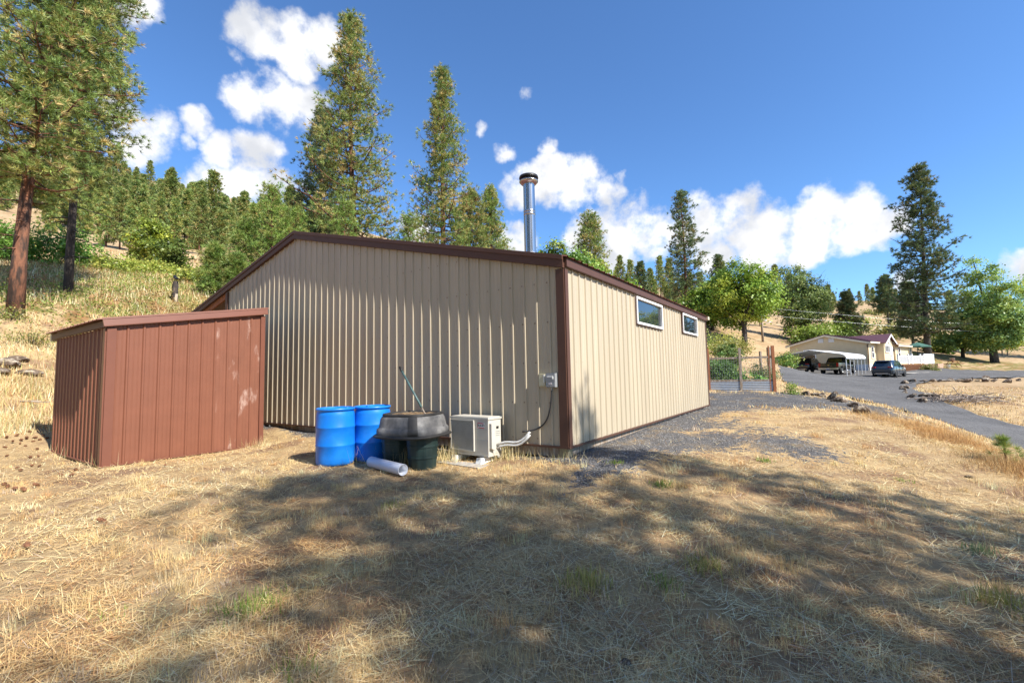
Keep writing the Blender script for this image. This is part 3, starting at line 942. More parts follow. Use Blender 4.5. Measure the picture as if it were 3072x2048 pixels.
# ------------------------------------------------------------------ the small shed
SL, SW, SZ0, SZ1 = 2.58, 3.40, 2.33, 2.80
shed = empty('metal_shed', (SP[0], SP[1], -0.012), BANG, 'small red brown ribbed metal shed with sloping roof', 'shed')
zt_f = lambda s: SZ0 + (SZ1 - SZ0) * s / SL - 0.02
zt_l = lambda s: SZ0 - 0.03
wall_sheets(shed, M['rust'], (SL, 0, 0), (-1, 0, 0), (0, -1, 0), SL, 0.0, lambda s: zt_f(SL - s), mats={0: M['rustworn']})
wall_sheets(shed, M['rust'], (0, 0, 0), (0, 1, 0), (-1, 0, 0), SW, 0.0, zt_l)
b = MB()
b.add([(SL, 0, 0), (SL, SW, 0), (SL, SW, SZ1 - .03), (SL, 0, SZ1 - .03)], [(0, 1, 2, 3)])
b.add([(0, SW, 0), (SL, SW, 0), (SL, SW, SZ1 - .03), (0, SW, SZ0 - .03)], [(3, 2, 1, 0)])
b.build('rear_wall', M['rust'], shed)
screws(shed, M['rust'], (0, 0, 0), (1, 0, 0), (0, -1, 0), SL, (0.55, 1.15, 1.75), zt_f, r=0.010)
MB().box((0.045, -0.017, SZ0 / 2 - .02), (0.125, 0.044, SZ0 - .05)).build('corner_trim', M['shedtrim'], shed)
MB().box((-0.017, 0.05, SZ0 / 2 - .02), (0.044, 0.11, SZ0 - .055)).build('corner_trim', M['shedtrim'], shed)
MB().box((SL - 0.03, -0.017, SZ1 / 2 - .03), (0.09, 0.044, SZ1 - .07)).build('corner_trim', M['shedtrim'], shed)
b = MB()
b.prism([(-0.07, -0.075, SZ0 - .02), (SL + .05, -0.075, SZ1 - .02), (SL + .05, -0.05, SZ1 + .125), (-0.09, -0.05, SZ0 + .125)], (0, 0.05, 0))
b.prism([(-0.07, -0.086, SZ0 - .028), (SL + .05, -0.086, SZ1 - .028), (SL + .05, -0.086, SZ1 - .012), (-0.07, -0.086, SZ0 - .012)], (0, 0.02, 0))
b.build('rake_trim', M['shedtrim'], shed)
MB().box((SL / 2, -0.02, -0.006), (SL + .05, 0.06, 0.024)).build('base_trim', M['shedtrim'], shed)
MB().box((-0.02, SW / 2, -0.006), (0.06, SW + .05, 0.026)).build('base_trim', M['shedtrim'], shed)
MB().box((SL / 2, 0.08, -0.09), (SL, 0.12, 0.13)).build('skid', M['wood'], shed)
MB().box((0.08, SW / 2, -0.09), (0.10, SW - .2, 0.125)).build('skid', M['wood'], shed)
s = -0.06
while s < SW + 0.08:                                     # roof sheets run up the slope, ribs end at the low eave
    e = min(s + 0.9144, SW + 0.10)
    pr = [(s + q, h) for (q, h) in PROF if s + q < e - 1e-6] + [(e, 0.0)]
    vs = []
    for (q, h) in pr:
        vs.append((-0.16, q, SZ0 + .085 + h)); vs.append((SL + .08, q, SZ1 + .10 + h))
    b = MB().add(vs, [(2 * i, 2 * i + 2, 2 * i + 3, 2 * i + 1) for i in range(len(pr) - 1)])
    b.add([(-0.16, s, SZ0 + .08), (-0.16, e, SZ0 + .08), (SL + .08, e, SZ1 + .095), (SL + .08, s, SZ1 + .095)], [(0, 1, 2, 3)])
    b.build('roof_panel', M['rust'], shed)
    s = e
MB().box((-0.05, SW / 2, SZ0 + .02), (0.05, SW + .1, 0.11)).build('eave_board', M['trim'], shed)
MB().box((-0.03, SW + .09, SZ0 + .02), (0.09, 0.12, 0.17)).build('rafter_end', M['beige'], shed)
# ------------------------------------------------------------------ trees
def unit(v):
    return v / (np.linalg.norm(v, axis=-1, keepdims=True) + 1e-9)


PAL_PINE = np.array([(0.17, 0.245, 0.065), (0.235, 0.29, 0.078), (0.33, 0.32, 0.095), (0.48, 0.37, 0.15), (0.115, 0.18, 0.065)])
PAL_YOUNG = np.array([(0.18, 0.27, 0.06), (0.22, 0.30, 0.07), (0.27, 0.29, 0.08), (0.14, 0.23, 0.06), (0.30, 0.26, 0.09)])
PAL_BLUE = np.array([(0.12, 0.18, 0.08), (0.155, 0.21, 0.085), (0.21, 0.235, 0.09), (0.10, 0.15, 0.075), (0.30, 0.25, 0.10)])


def needles(T, Dr, n, nl, nw, pal, r, wts):
    """T tuft points, Dr tuft directions -> thin needle triangles, coloured per tuft"""
    k = len(T)
    d = unit(Dr[:, None, :] * 0.85 + r.normal(size=(k, n, 3)) * 0.52)
    L = nl * r.uniform(0.65, 1.1, (k, n, 1))
    base = T[:, None, :] + d * 0.01
    side = unit(np.cross(d, r.normal(size=(k, n, 3)))) * nw / 2
    tip = base + d * L
    tip[..., 2] -= 0.06 * L[..., 0]
    V = np.stack([base - side, base + side, tip], 2).reshape(-1, 3)
    F_ = np.arange(len(V)).reshape(-1, 3)
    ci = np.repeat(r.choice(len(pal), size=k // 7 + 1, p=wts), 7)[:k]
    ci = np.where(r.random(k) < 0.72, ci, r.choice(len(pal), size=k, p=wts))
    c = pal[ci] * r.uniform(0.75, 1.25, (k, 1))
    C = np.repeat(c, n * 3, axis=0)
    return V, F_, C


def pine(H_, rb, cb, Rm, nb, nt, nn, nl, nw, seed, pal=PAL_PINE, wts=(.3, .3, .22, .1, .08), lean=(0, 0), up=0.25, sparse=0.0, shape=0.85, dead=0, bark='bark'):
    r = np.random.default_rng(seed)
    # trunk with a slight sweep
    tb = MB()
    n = 9
    def tp(t):
        return np.array([lean[0] * t ** 1.4 + 0.012 * H_ * math.sin(3 * t + seed), lean[1] * t ** 1.4 + 0.012 * H_ * math.sin(2.3 * t + seed * 2), H_ * t])
    tb.tube([tp(i / (n - 1)) - (np.array([0, 0, 0.5]) if i == 0 else 0) for i in range(n)], [rb * (1.12 if i == 0 else 1) * (1 - 0.93 * (i / (n - 1)) ** 0.9) + 0.012 for i in range(n)], 10)
    Ts, Ds = [], []
    for i in range(nb):
        t = (i + r.uniform(0, 1)) / nb
        if r.uniform() < sparse: continue
        tz = cb + (1 - cb) * t ** 0.92
        prof = (1 - t) ** shape * (0.45 + 0.55 * min(1, t / 0.12 + 0.4))
        ln = Rm * prof * r.uniform(0.5, 1.12) * (1.3 if r.random() < .1 else 1) + min(0.25, 0.04 * H_)
        az = i * 2.39996 + r.uniform(-0.5, 0.5)
        el = -0.25 + 0.85 * t + r.uniform(-0.12, 0.12) + up * 0.3
        o = tp(tz)
        h = np.array([math.cos(az), math.sin(az), 0])
        P = []
        for q in np.linspace(0, 1, 5):
            P.append(o + h * ln * q * math.cos(el) + np.array([0, 0, ln * (q * math.sin(el) + up * q * q * 0.55 - 0.10 * math.sin(q * 3.1))]))
        br = min(0.02, .3 * rb) + 0.018 * ln * (rb / 0.3) ** 0.5
        tb.tube(P, [br, br * .8, br * .6, br * .4, br * .2], 4, cap=False)
        m = max(3, int(nt * (0.35 + 0.65 * prof) * r.uniform(0.8, 1.2)))
        # needle tufts gather in sprays along the outer part of the limb
        ns = max(2, int(m / 7))
        qs = np.clip(r.uniform(0.12, 1.02, ns) ** 0.75, 0, 1)
        PP = np.array(P)
        idx = qs * 4
        i0 = np.clip(idx.astype(int), 0, 3); fr = (idx - i0)[:, None]
        pos = PP[i0] * (1 - fr) + PP[i0 + 1] * fr
        lat = np.array([-h[1], h[0], 0])
        sl = r.normal(size=(ns, 1)) * (ln * 0.26 * (1.2 - qs)[:, None] + min(0.10, .02 * H_))
        cen = pos + lat[None] * sl + np.array([0, 0, 1.0])[None] * (np.abs(r.normal(size=(ns, 1))) * 0.12 * ln ** 0.5)
        for (c_, l_, s_l) in zip(pos, cen, sl[:, 0]):
            tb.tube([c_, l_], [br * .35, br * .12], 3, cap=False)
        rs_ = min(0.17 + 0.032 * ln, 0.05 * H_) * (nl / 0.3) ** 0.5
        T_ = np.repeat(cen, 7, axis=0) + r.normal(size=(ns * 7, 3)) * rs_ * np.array([1, 1, 0.62])
        Ts.append(T_)
        dd0 = h[None] * 0.7 + np.sign(sl) * lat[None] * 0.45 + np.array([0, 0, 0.55 + 0.5 * t])[None]
        Ds.append(unit(np.repeat(dd0, 7, axis=0) + (T_ - np.repeat(cen, 7, axis=0)) / rs_ * 0.45))
    for q in np.linspace(0.9, 1.0, 8):
        Ts.append(tp(q)[None] + r.normal(size=(3, 3)) * min(0.08, .01 * H_)); Ds.append(np.tile([0, 0, 1.0], (3, 1)))
    for i in range(dead):                                   # bare dead limbs below the crown
        tz = cb * r.uniform(0.35, 1.0); az = r.uniform(0, 6.28); o = tp(tz)
        h = np.array([math.cos(az), math.sin(az), -0.12]); ln = r.uniform(0.6, 1.9)
        pts = [o + h * ln * q + np.array([0, 0, -0.18 * q * q]) + r.normal(size=3) * 0.04 * q for q in (0, .4, .75, 1)]
        tb.tube(pts, [0.03, 0.02, 0.013, 0.006], 4, cap=False)
        for _ in range(3):
            a = pts[r.integers(1, 3)]
            tb.tube([a, a + (h + r.normal(size=3) * 0.6) * 0.35 * ln * r.uniform(.4, 1)], [0.011, 0.004], 3, cap=False)
    T = np.vstack(Ts); D = np.vstack(Ds)
    V, F_, C = needles(T, D, nn, nl, nw, pal, r, wts)
    tm = tb.mesh('trunk'); tm.materials.append(M[bark])
    return tm, np_mesh('crown', V, F_, M['needle'], C)


def leafy(H_, rb, cb, lobes, nl, ls, seed, pal, trunk=True, sig=0.42, clumps=70, stems=1):
    """broadleaf: lobes = list of (x, y, z, rx, ry, rz); leaves sit in many small clumps near the lobe surfaces"""
    r = np.random.default_rng(seed)
    tb = MB()
    if trunk:
        for s_ in range(stems):
            ox = r.normal(size=2) * 0.25 * (stems > 1)
            top = np.array([ox[0] * 3 + r.normal() * 0.2, ox[1] * 3 + r.normal() * .2, H_ * (0.8 if len(lobes) < 15 else .6)])
            b0 = np.array([ox[0], ox[1], -0.3])
            P = [b0 + (top - b0) * q + np.array([math.sin(q * 4 + seed), math.cos(q * 3 + seed), 0]) * 0.02 * H_ * q for q in np.linspace(0, 1, 7)]
            tb.tube(P, [rb * (1.3 - 1.15 * q) for q in np.linspace(0, 1, 7)], 9)
            for (x, y, z, rx, ry, rz) in (lobes if len(lobes) < 15 else lobes[::3]):
                a = P[r.integers(1, 4)]
                e = np.array([x, y, z])
                mid = (a + e) / 2 + np.array([0, 0, -0.08 * H_]) * 0.5 + r.normal(size=3) * 0.1
                tb.tube([a, mid, e, e + (e - mid) * 0.12], [rb * .42, rb * .28, rb * .14, rb * .04], 5, cap=False)
                for _ in range(3):
                    d = r.normal(size=3) * np.array([rx, ry, rz]) * 0.7
                    tb.tube([mid, (mid + e + d) / 2, e + d], [rb * .16, rb * .09, rb * .03], 4, cap=False)
    Ls = np.array(lobes)
    vol = (Ls[:, 3] * Ls[:, 4] * Ls[:, 5]) ** (2 / 3.)
    li = r.choice(len(Ls), size=clumps, p=vol / vol.sum())
    dirs = unit(r.normal(size=(clumps, 3)))
    rr = r.uniform(0.35, 1.0, (clumps, 1)) ** 0.45
    cc = Ls[li, :3] + dirs * rr * Ls[li, 3:]
    per = max(4, nl // clumps)
    csz = r.uniform(0.6, 1.3, (clumps, 1, 1)) * sig
    pos = cc[:, None, :] + r.normal(size=(clumps, per, 3)) * csz * np.array([1, 1, 0.62])
    nrm_ = unit(dirs[:, None, :] * 0.6 + np.array([0, 0, 0.7]) + r.normal(size=(clumps, per, 3)) * 0.6)
    t1 = unit(np.cross(nrm_, r.normal(size=(clumps, per, 3))))
    t2 = np.cross(nrm_, t1)
    s_ = ls * r.uniform(0.6, 1.25, (clumps, per, 1))
    a = pos - t1 * s_ * .5; b_ = pos + t2 * s_ * 0.36; c_ = pos + t1 * s_ * .5 - nrm_ * s_ * 0.12; d_ = pos - t2 * s_ * 0.36
    V = np.stack([a, b_, c_, d_], 2).reshape(-1, 3)
    F_ = np.arange(len(V)).reshape(-1, 4)
    pal = np.array(pal)
    c0 = pal[r.choice(len(pal), size=clumps)] * r.uniform(0.85, 1.2, (clumps, 1))
    C = (c0[:, None, :] * r.uniform(0.75, 1.25, (clumps, per, 1)))
    C = np.repeat(C.reshape(-1, 3), 4, axis=0)
    cm = np_mesh('crown', V, F_, M['leaf'], C)
    if trunk:
        tm = tb.mesh('trunk'); tm.materials.append(M['barkgrey'])
        return tm, cm
    return None, cm


def tree(name, meshes, loc, rz=0.0, scale=1.0, label=None, cat='tree', group=None, crown='crown', trunk='trunk'):
    t = empty(name, loc, rz, label, cat, group)
    t.scale = scale if hasattr(scale, '__len__') else (scale,) * 3
    if meshes[0]: link(trunk, meshes[0], t)
    link(crown, meshes[1], t)
    return t


def onground(u, v, d, sink=0.1):
    """stand at depth d on the ground in the direction of column u"""
    p = at(u, v, d)
    return np.array([p[0], p[1], gz(p[0], p[1]) - sink])


def span(ub, d, vt, base):
    """height from base to the ray at row vt, depth d"""
    return at(ub, vt, d)[2] - base[2]


# two tall ponderosas on the bank at the left
p = onground(68, 935, 15.5)
mA = pine(16.5, 0.215, 0.28, 2.6, 165, 62, 18, 0.25, 0.019, 11, lean=(0.55, 0.4), up=0.10, dead=4, shape=0.42, wts=(.33, .3, .2, .1, .07))
tree('ponderosa_pine', mA, p, 0.3, label='nearest tall pine with orange plated bark at left edge of bank', group='pines on the left bank')
p = onground(203, 893, 19)
mB = pine(19.5, 0.155, 0.27, 1.75, 160, 52, 16, 0.27, 0.022, 23, lean=(0.75, 0.3), up=0.10, dead=16, shape=0.40, bark='charred', wts=(.3, .28, .24, .12, .06))
tree('ponderosa_pine', mB, p, 0.0, label='leaning pine with dark charred trunk and bare lower limbs', group='pines on the left bank')

# big pines behind the barn: (column, depth, row of the top, crown half width in metres, seed)
def bigpine(u, d, vt, Rm, seed, label, cb=0.10, nb=150, nt=52, nn=16, nl=0.30, nw=0.032, wts=(.3, .3, .24, .1, .06), pal=PAL_PINE, sparse=0.05, shape=0.8, up=0.3, bark='bark', group='pines behind the barn', rb=0.30, v=1000):
    b0 = onground(u, v, d)
    h = span(u, d, vt, b0)
    m_ = pine(h, rb, cb, Rm, nb, nt, nn, nl, nw, seed, pal, wts, up=up, sparse=sparse, shape=shape, bark=bark)
    return tree('ponderosa_pine', m_, b0, seed * 0.7, label=label, group=group)


bigpine(1062, 31, 62, 4.3, 31, 'tallest bushy pine rising behind the barn ridge', nt=62, nb=165, shape=0.78, wts=(.26, .28, .26, .14, .06))
bigpine(962, 37, 330, 3.0, 33, 'slimmer dark pine against the left side of the tallest pine', shape=0.7, pal=PAL_BLUE)
bigpine(1332, 35, 214, 3.5, 35, 'second tall pine left of the stove flue', nt=58, nb=155, shape=0.78, wts=(.26, .28, .26, .14, .06))
bigpine(1412, 40, 590, 3.0, 36, 'low olive pine at the foot of the second tall pine', shape=0.6, wts=(.2, .3, .3, .15, .05))
bigpine(1475, 47, 566, 2.6, 37, 'short pointed pine close left of the stove flue', shape=0.75)
bigpine(1775, 50, 650, 3.2, 39, 'olive pine right of the stove flue behind the maple', shape=0.62)
bigpine(2058, 82, 580, 4.0, 41, 'tall thin open pine above the barn far end', cb=0.15, nb=110, nt=34, nl=0.48, nw=0.08, sparse=0.15, shape=0.55, pal=PAL_BLUE, rb=.34)
bigpine(2795, 63, 506, 5.4, 43, 'large dark pine behind the white deck railing', bark='barkgrey', cb=0.10, nb=170, nt=46, nl=0.45, nw=0.07, shape=0.66, pal=PAL_BLUE, sparse=0.12, rb=0.42, group='pines by the house', v=1062)
bigpine(2545, 92, 880, 3.4, 45, 'dark cone shaped fir behind the house roof', cb=0.04, nb=110, nt=34, nl=0.5, nw=0.10, shape=0.9, pal=PAL_BLUE * 0.7, group='pines by the house')
bigpine(2668, 92, 832, 2.5, 47, 'small open pine on the slope left of the large dark pine', bark='barkgrey', cb=0.45, nb=80, nt=30, nl=0.45, nw=0.10, pal=PAL_BLUE, group='pines by the house', rb=.2)
bigpine(2735, 80, 850, 2.8, 48, 'dense low pine touching the large dark pine from behind', bark='barkgrey', cb=0.15, nb=90, nt=32, nl=0.42, nw=0.10, pal=PAL_BLUE * .8, group='pines by the house', rb=.2)
bigpine(1930, 95, 790, 2.6, 49, 'slender dark pine just left of the tall thin pine', cb=0.1, nb=85, nt=30, nl=0.42, nw=0.10, pal=PAL_BLUE * .8)
bigpine(2165, 100, 770, 3.2, 50, 'grey green pine topping the trees right of the thin pine', cb=0.1, nb=90, nt=32, nl=0.45, nw=0.10, pal=PAL_BLUE)

# young bright pines by the barn's left slope
def ypine(u, d, vt, Rm, seed, label, v=900):
    b0 = onground(u, v, d)
    m_ = pine(span(u, d, vt, b0), 0.09, 0.06, Rm, 62, 34, 13, 0.26, 0.026, seed, PAL_YOUNG, (.3, .3, .2, .15, .05), up=0.6, shape=0.55)
    return tree('young_pine', m_, b0, seed, label=label, group='young pines behind the barn')


ypine(815, 27, 570, 1.35, 61, 'tallest bright young pine left of the barn peak')
ypine(735, 27, 665, 0.9, 62, 'bright young pine lower left of the barn peak')
ypine(640, 24, 745, 0.75, 63, 'thin young pine standing left of the barn rake')
ypine(705, 24, 775, 0.6, 64, 'small young pine nearest the barn rake')
ypine(1030, 27, 610, 1.4, 65, 'bright young pine in front of the tallest pine')
ypine(1225, 30, 655, 1.3, 66, 'young pine between the two tall pines')
ypine(880, 28, 640, 1.3, 67, 'young pine right above the barn peak')

# broadleaf trees
GRN_MAPLE = [(0.17, 0.27, 0.035), (0.22, 0.32, 0.045), (0.30, 0.35, 0.05), (0.12, 0.20, 0.03)]
GRN_DARK = [(0.09, 0.17, 0.035), (0.12, 0.21, 0.04), (0.16, 0.24, 0.045), (0.22, 0.25, 0.05)]
GRN_ASPEN = [(0.20, 0.30, 0.09), (0.25, 0.35, 0.09), (0.34, 0.38, 0.08), (0.15, 0.24, 0.08)]
GRN_POP = [(0.14, 0.20, 0.06), (0.18, 0.24, 0.07), (0.22, 0.26, 0.08)]


def lobes_spire(Rx, z0, z1, n, seed):
    """upright feathery crown made of three leaning spires"""
    r = np.random.default_rng(seed)
    o = []
    for (cx_, cy_, top) in ((-.25, 0, .88), (.22, .1, 1.0), (.62, -.1, .74), (-.62, .1, .66), (.05, -.3, .8)):
        m = max(4, int(n / 4))
        for i in range(m):
            t = (i + .3) / m
            z = z0 + (z1 * top - z0) * t
            e = Rx * (0.50 * (1 - t) ** 0.8 + .10)
            an = r.uniform(0, 6.28)
            o.append((cx_ * Rx * (.6 + .5 * t) + e * .4 * math.cos(an), cy_ * Rx + e * .4 * math.sin(an), z, e * .62, e * .62, e * .55))
    return o


def lobes_round(Rx, z0, z1, n, seed, k=0.55, fill=0.6):
    r = np.random.default_rng(seed)
    o = []
    for i in range(n):
        t = (i + .5) / n
        z = z0 + (z1 - z0) * t
        env = Rx * math.sin(math.pi * (0.12 + 0.80 * t)) ** 0.7
        an = i * 2.4 + r.uniform(-.4, .4)
        rad_ = env * r.uniform(0.35, fill)
        s_ = k * Rx * r.uniform(0.75, 1.15) * (0.65 + 0.35 * math.sin(math.pi * t))
        o.append((rad_ * math.cos(an), rad_ * math.sin(an), z, s_, s_, s_ * 0.8))
    return o


def leaftree(u, v, d, vt, Rx, seed, pal, nl, ls, label, name='broadleaf_tree', cbf=0.22, group='broadleaf trees', rb=0.2, n=9, clumps=110, stems=1, sig=0.45, k=.5):
    b0 = onground(u, v, d)
    h = span(u, d, vt, b0)
    lb = lobes_spire(Rx, h * (cbf + 0.08), h * 0.97, n, seed) if name == 'aspen_tree' else lobes_round(Rx, h * (cbf + 0.12), h * 0.9, n, seed, k)
    m_ = leafy(h, rb, cbf, lb, nl, ls, seed, pal, True, sig, clumps, stems)
    return tree(name, m_, b0, seed, label=label, group=group)


leaftree(2236, 1060, 62, 792, 5.2, 71, GRN_MAPLE, 24000, 0.32, 'bright round maple with dark trunk behind the garden fence', 'maple_tree', rb=.32, clumps=150, n=12, sig=.6)
leaftree(2405, 1045, 72, 786, 4.9, 72, GRN_POP, 20000, 0.28, 'tall grey green poplar behind the carport', 'poplar_tree', cbf=0.0, rb=.25, clumps=240, n=14, sig=.5)
leaftree(2140, 1040, 70, 850, 4.6, 73, GRN_MAPLE, 10000, 0.42, 'yellow green tree between barn end and the round maple', 'broadleaf_tree', cbf=0.05, clumps=110, sig=.6)
leaftree(1662, 1000, 34, 712, 2.2, 74, GRN_DARK, 9000, 0.23, 'deep green maple right beside the stove flue', 'maple_tree', clumps=90, sig=.36)
leaftree(1740, 1000, 36, 735, 2.3, 75, GRN_DARK, 9000, 0.23, 'deep green maple top over the barn eave', 'maple_tree', clumps=90, sig=.36)
leaftree(1875, 1000, 60, 850, 3.2, 76, GRN_MAPLE, 7000, 0.34, 'light green leafy tree left of the tall thin pine', 'broadleaf_tree', clumps=80, sig=.5)
leaftree(2985, 1092, 62, 728, 5.6, 77, GRN_ASPEN, 40000, 0.27, 'large light green aspen on the lawn at right edge', 'aspen_tree', cbf=0.10, rb=.38, n=20, clumps=430, stems=1, sig=.5, k=.42)
leaftree(2890, 1080, 66, 930, 4.2, 78, GRN_ASPEN, 9000, 0.36, 'lower light green tree between the dark pine and the aspen', 'broadleaf_tree', cbf=0.08, clumps=100, sig=.5)
leaftree(3150, 1085, 72, 800, 5.0, 79, GRN_ASPEN, 9000, 0.4, 'light green tree cut off by the right edge', 'broadleaf_tree', cbf=0.1, clumps=100, sig=.55)
leaftree(465, 800, 41, 665, 1.9, 80, [(0.20, 0.24, 0.03), (0.26, 0.28, 0.035), (0.15, 0.19, 0.03), (0.10, 0.14, 0.028)], 6000, 0.26, 'yellow green leafy tree alone on the slope above the shed', 'broadleaf_tree', cbf=0.0, clumps=80, rb=.1, stems=2, sig=.4)
leaftree(520, 805, 39, 715, 1.5, 81, [(0.10, 0.15, 0.03), (0.15, 0.19, 0.035), (0.07, 0.11, 0.025)], 3500, 0.24, 'darker half of the leafy pair on the slope above the shed', 'broadleaf_tree', cbf=0.0, clumps=45, rb=.08, stems=2, sig=.36)
leaftree(2440, 1030, 66, 985, 3.4, 82, [(0.20, 0.26, 0.04), (0.15, 0.21, 0.04)], 5000, 0.3, 'low lime green tree behind the house ridge', 'broadleaf_tree', cbf=0.0, clumps=60, sig=.5)
leaftree(2520, 1030, 68, 965, 3.0, 83, [(0.20, 0.26, 0.04), (0.15, 0.21, 0.04)], 4500, 0.3, 'low lime green tree below the dark fir', 'broadleaf_tree', cbf=0.0, clumps=60, sig=.5)

# forest on the left hill and scattered pines elsewhere: four kinds, copied
FP = []
for k, (h, Rm, cb_, sd) in enumerate(((14, 2.6, 0.10, 91), (17, 2.8, 0.18, 92), (12, 2.5, 0.06, 93), (15, 2.2, 0.3, 94))):
    FP.append(pine(h, 0.22, cb_, Rm, 80, 18, 7, 0.70, 0.17, sd, PAL_PINE * 0.95, (.3, .33, .22, .05, .10), shape=0.72, up=0.3))
FL = 'pine in the dense stand on the left hill'
FG = 'forest pines on the left hill'
first = {}


def forest_pine(x, y, k, s, label, group):
    z = gz(x, y) - 0.3
    if k not in first:
        first[k] = tree('hill_pine', FP[k], (x, y, z), rng.uniform(0, 6), s, label, 'tree', group)
    else:
        dup(first[k], (x, y, z), rng.uniform(0, 6), s, label, group)


cnt = 0
rf = np.random.default_rng(5)
used = []
tries = 0
while cnt < 280 and tries < 9000:
    tries += 1
    u = rf.uniform(-30, 1000)
    d = 82 * (215 / 82.) ** rf.uniform(0, 1)
    x, y = (u - 1536) / 1367 * d, d
    # open tan slopes stay clear: the wood's lower edge climbs to the left
    edge = 88 + 10 * math.sin(u * 0.021) + (30 if u < 150 else 0)
    if d < edge: continue
    if any((x - a) ** 2 + (y - b_) ** 2 < (1.9 + d * 0.012) ** 2 for a, b_ in used): continue
    used.append((x, y))
    forest_pine(x, y, int(rf.integers(0, 4)), rf.uniform(0.55, 0.98), FL, FG)
    cnt += 1
for (u, d, s, lb) in ((300, 62, .52, 'leftmost thin pine below the hill forest'), (343, 60, .5, 'second thin pine from the left below the hill forest'), (372, 59, .46, 'third thin pine from the left below the hill forest'), (128, 50, .42, 'small pine between the two bank pine trunks'), (590, 70, .6, 'pine in front of the hill forest above the leafy pair'), (650, 68, .6, 'pine in front of the hill forest left of the young pines')):
    x, y = (u - 1536) / 1367 * d, d
    forest_pine(x, y, int(rf.integers(0, 4)), s, lb, 'pines at the forest edge')
ORD = ('first', 'second', 'third', 'fourth', 'fifth', 'sixth', 'seventh', 'eighth', 'ninth', 'tenth', 'eleventh', 'twelfth', 'thirteenth', 'fourteenth', 'fifteenth', 'sixteenth', 'seventeenth')
for k_, (u, d, s) in enumerate(sorted(((1560, 190, .9), (1870, 150, .8), (1990, 170, .9), (2110, 165, .9), (1900, 130, .7), (2260, 150, .9), (2340, 160, .9), (2180, 190, 1.0), (2420, 170, .8), (1960, 120, .7), (2020, 190, 1.1), (2080, 140, .7), (2300, 190, 1.), (2380, 200, .9)))):
    x, y = (u - 1536) / 1367 * d, d
    forest_pine(x, y, int(rf.integers(0, 4)), s, ORD[k_] + ' from the left of the distant skyline pines behind the barn', 'distant skyline pines')
rw = np.random.default_rng(15)
for i in range(46):
    u = rw.uniform(1840, 2480); d = rw.uniform(88, 190)
    x, y = (u - 1536) / 1367 * d, d
    forest_pine(x, y, int(rw.integers(0, 4)), rw.uniform(.38, .62), 'pine among the woods covering the slope behind the maple', 'woods behind the maple')
for k_, (u, d, s) in enumerate(sorted(((2495, 150, .7), (2510, 190, .6), (2615, 260, .8), (2630, 250, .7), (2560, 230, .6), (2700, 240, .7), (2740, 230, .8), (2590, 300, .7), (2655, 300, .6), (2680, 140, .75), (2720, 120, .7), (2760, 170, .8), (2860, 150, .8), (2920, 180, .8)))):
    x, y = (u - 1536) / 1367 * d, d
    forest_pine(x, y, int(rf.integers(0, 4)), s, ORD[k_] + ' from the left of the far pines on the bare right hill', 'pines on the right hill')
# ------------------------------------------------------------------ things standing by the gable wall
def gable_pt(s, off, z=0.0):
    """point s metres along the gable from the near corner, off metres in front of it"""
    q = BC + BV * s - AV * off
    return np.array([q[0], q[1], z])


# two blue drums
def drum_mesh():
    b = MB()
    prof = [(0.0, 0.0), (0.255, 0.0), (0.282, 0.015), (0.290, 0.05), (0.292, 0.12), (0.294, 0.29), (0.299, 0.30), (0.299, 0.318), (0.294, 0.328), (0.294, 0.57), (0.299, 0.58), (0.299, 0.598), (0.294, 0.608),
            (0.292, 0.76), (0.285, 0.815), (0.276, 0.835), (0.277, 0.845), (0.296, 0.852), (0.299, 0.868), (0.296, 0.884), (0.283, 0.888), (0.276, 0.882), (0.272, 0.862), (0.10, 0.858), (0.0, 0.858)]
    b.lathe(prof, 40)
    m_ = b.mesh('shell'); m_.materials.append(M['blue'])
    c = MB()
    c.lathe([(0.0, 0.885), (0.033, 0.885), (0.036, 0.878), (0.036, 0.858)], 14, (0.17, 0.05, 0))
    c.lathe([(0.0, 0.885), (0.033, 0.885), (0.036, 0.878), (0.036, 0.858)], 14, (-0.17, -0.05, 0))
    k = c.mesh('bung'); k.materials.append(M['blue'])
    return m_, k


dm, dk = drum_mesh()
for (u, d, rz, lb) in ((1006, 7.38, 0.4, 'blue plastic drum, the left one, beside bare gravel'), (1117, 7.72, 2.0, 'blue plastic drum, the right one, touching the grey compost tub')):
    q = at(u, 1385, d); t_ = empty('plastic_drum', (q[0], q[1], gz(q[0], q[1]) - 0.015), rz, lb, 'drum', 'blue drums by the barn')
    link('shell', dm, t_); link('bung', dk, t_)

# green bins with the grey compost tub on top
for (u, d, lb) in ((1190, 7.35, 'dark green ribbed bin, left one under the compost tub'), (1268, 6.98, 'dark green ribbed bin, right one next to the air conditioner')):
    q = at(u, 1385, d)
    g = empty('garden_bin', (q[0], q[1], gz(q[0], q[1]) - 0.01), 0.3, lb, 'bin', 'green bins under the tub')
    b = MB()
    n = 48
    vs, fs = [], []
    rows = [(0.185, 0.0), (0.20, 0.02), (0.212, 0.17), (0.222, 0.175), (0.222, 0.195), (0.215, 0.20), (0.222, 0.33), (0.232, 0.335), (0.232, 0.36), (0.226, 0.365), (0.235, 0.47)]
    for (r0, z) in rows:
        for k in range(n):
            an = 2 * math.pi * k / n
            rr2 = r0 * (1.0 + (0.022 if k % 4 < 2 else 0.0))
            vs.append((rr2 * math.cos(an), rr2 * math.sin(an), z))
    for i in range(len(rows) - 1):
        for k in range(n):
            fs.append((i * n + k, i * n + (k + 1) % n, (i + 1) * n + (k + 1) % n, (i + 1) * n + k))
    b.add(vs, fs)
    b.build('ribbed_wall', M['greenplas'], g)
    b = MB().lathe([(0.226, 0.445), (0.25, 0.447), (0.252, 0.47), (0.238, 0.475)], 36); b.build('rim', M['greenplas'], g)
q = at(1240, 1385, 7.12)
tz = gz(q[0], q[1]) + 0.46
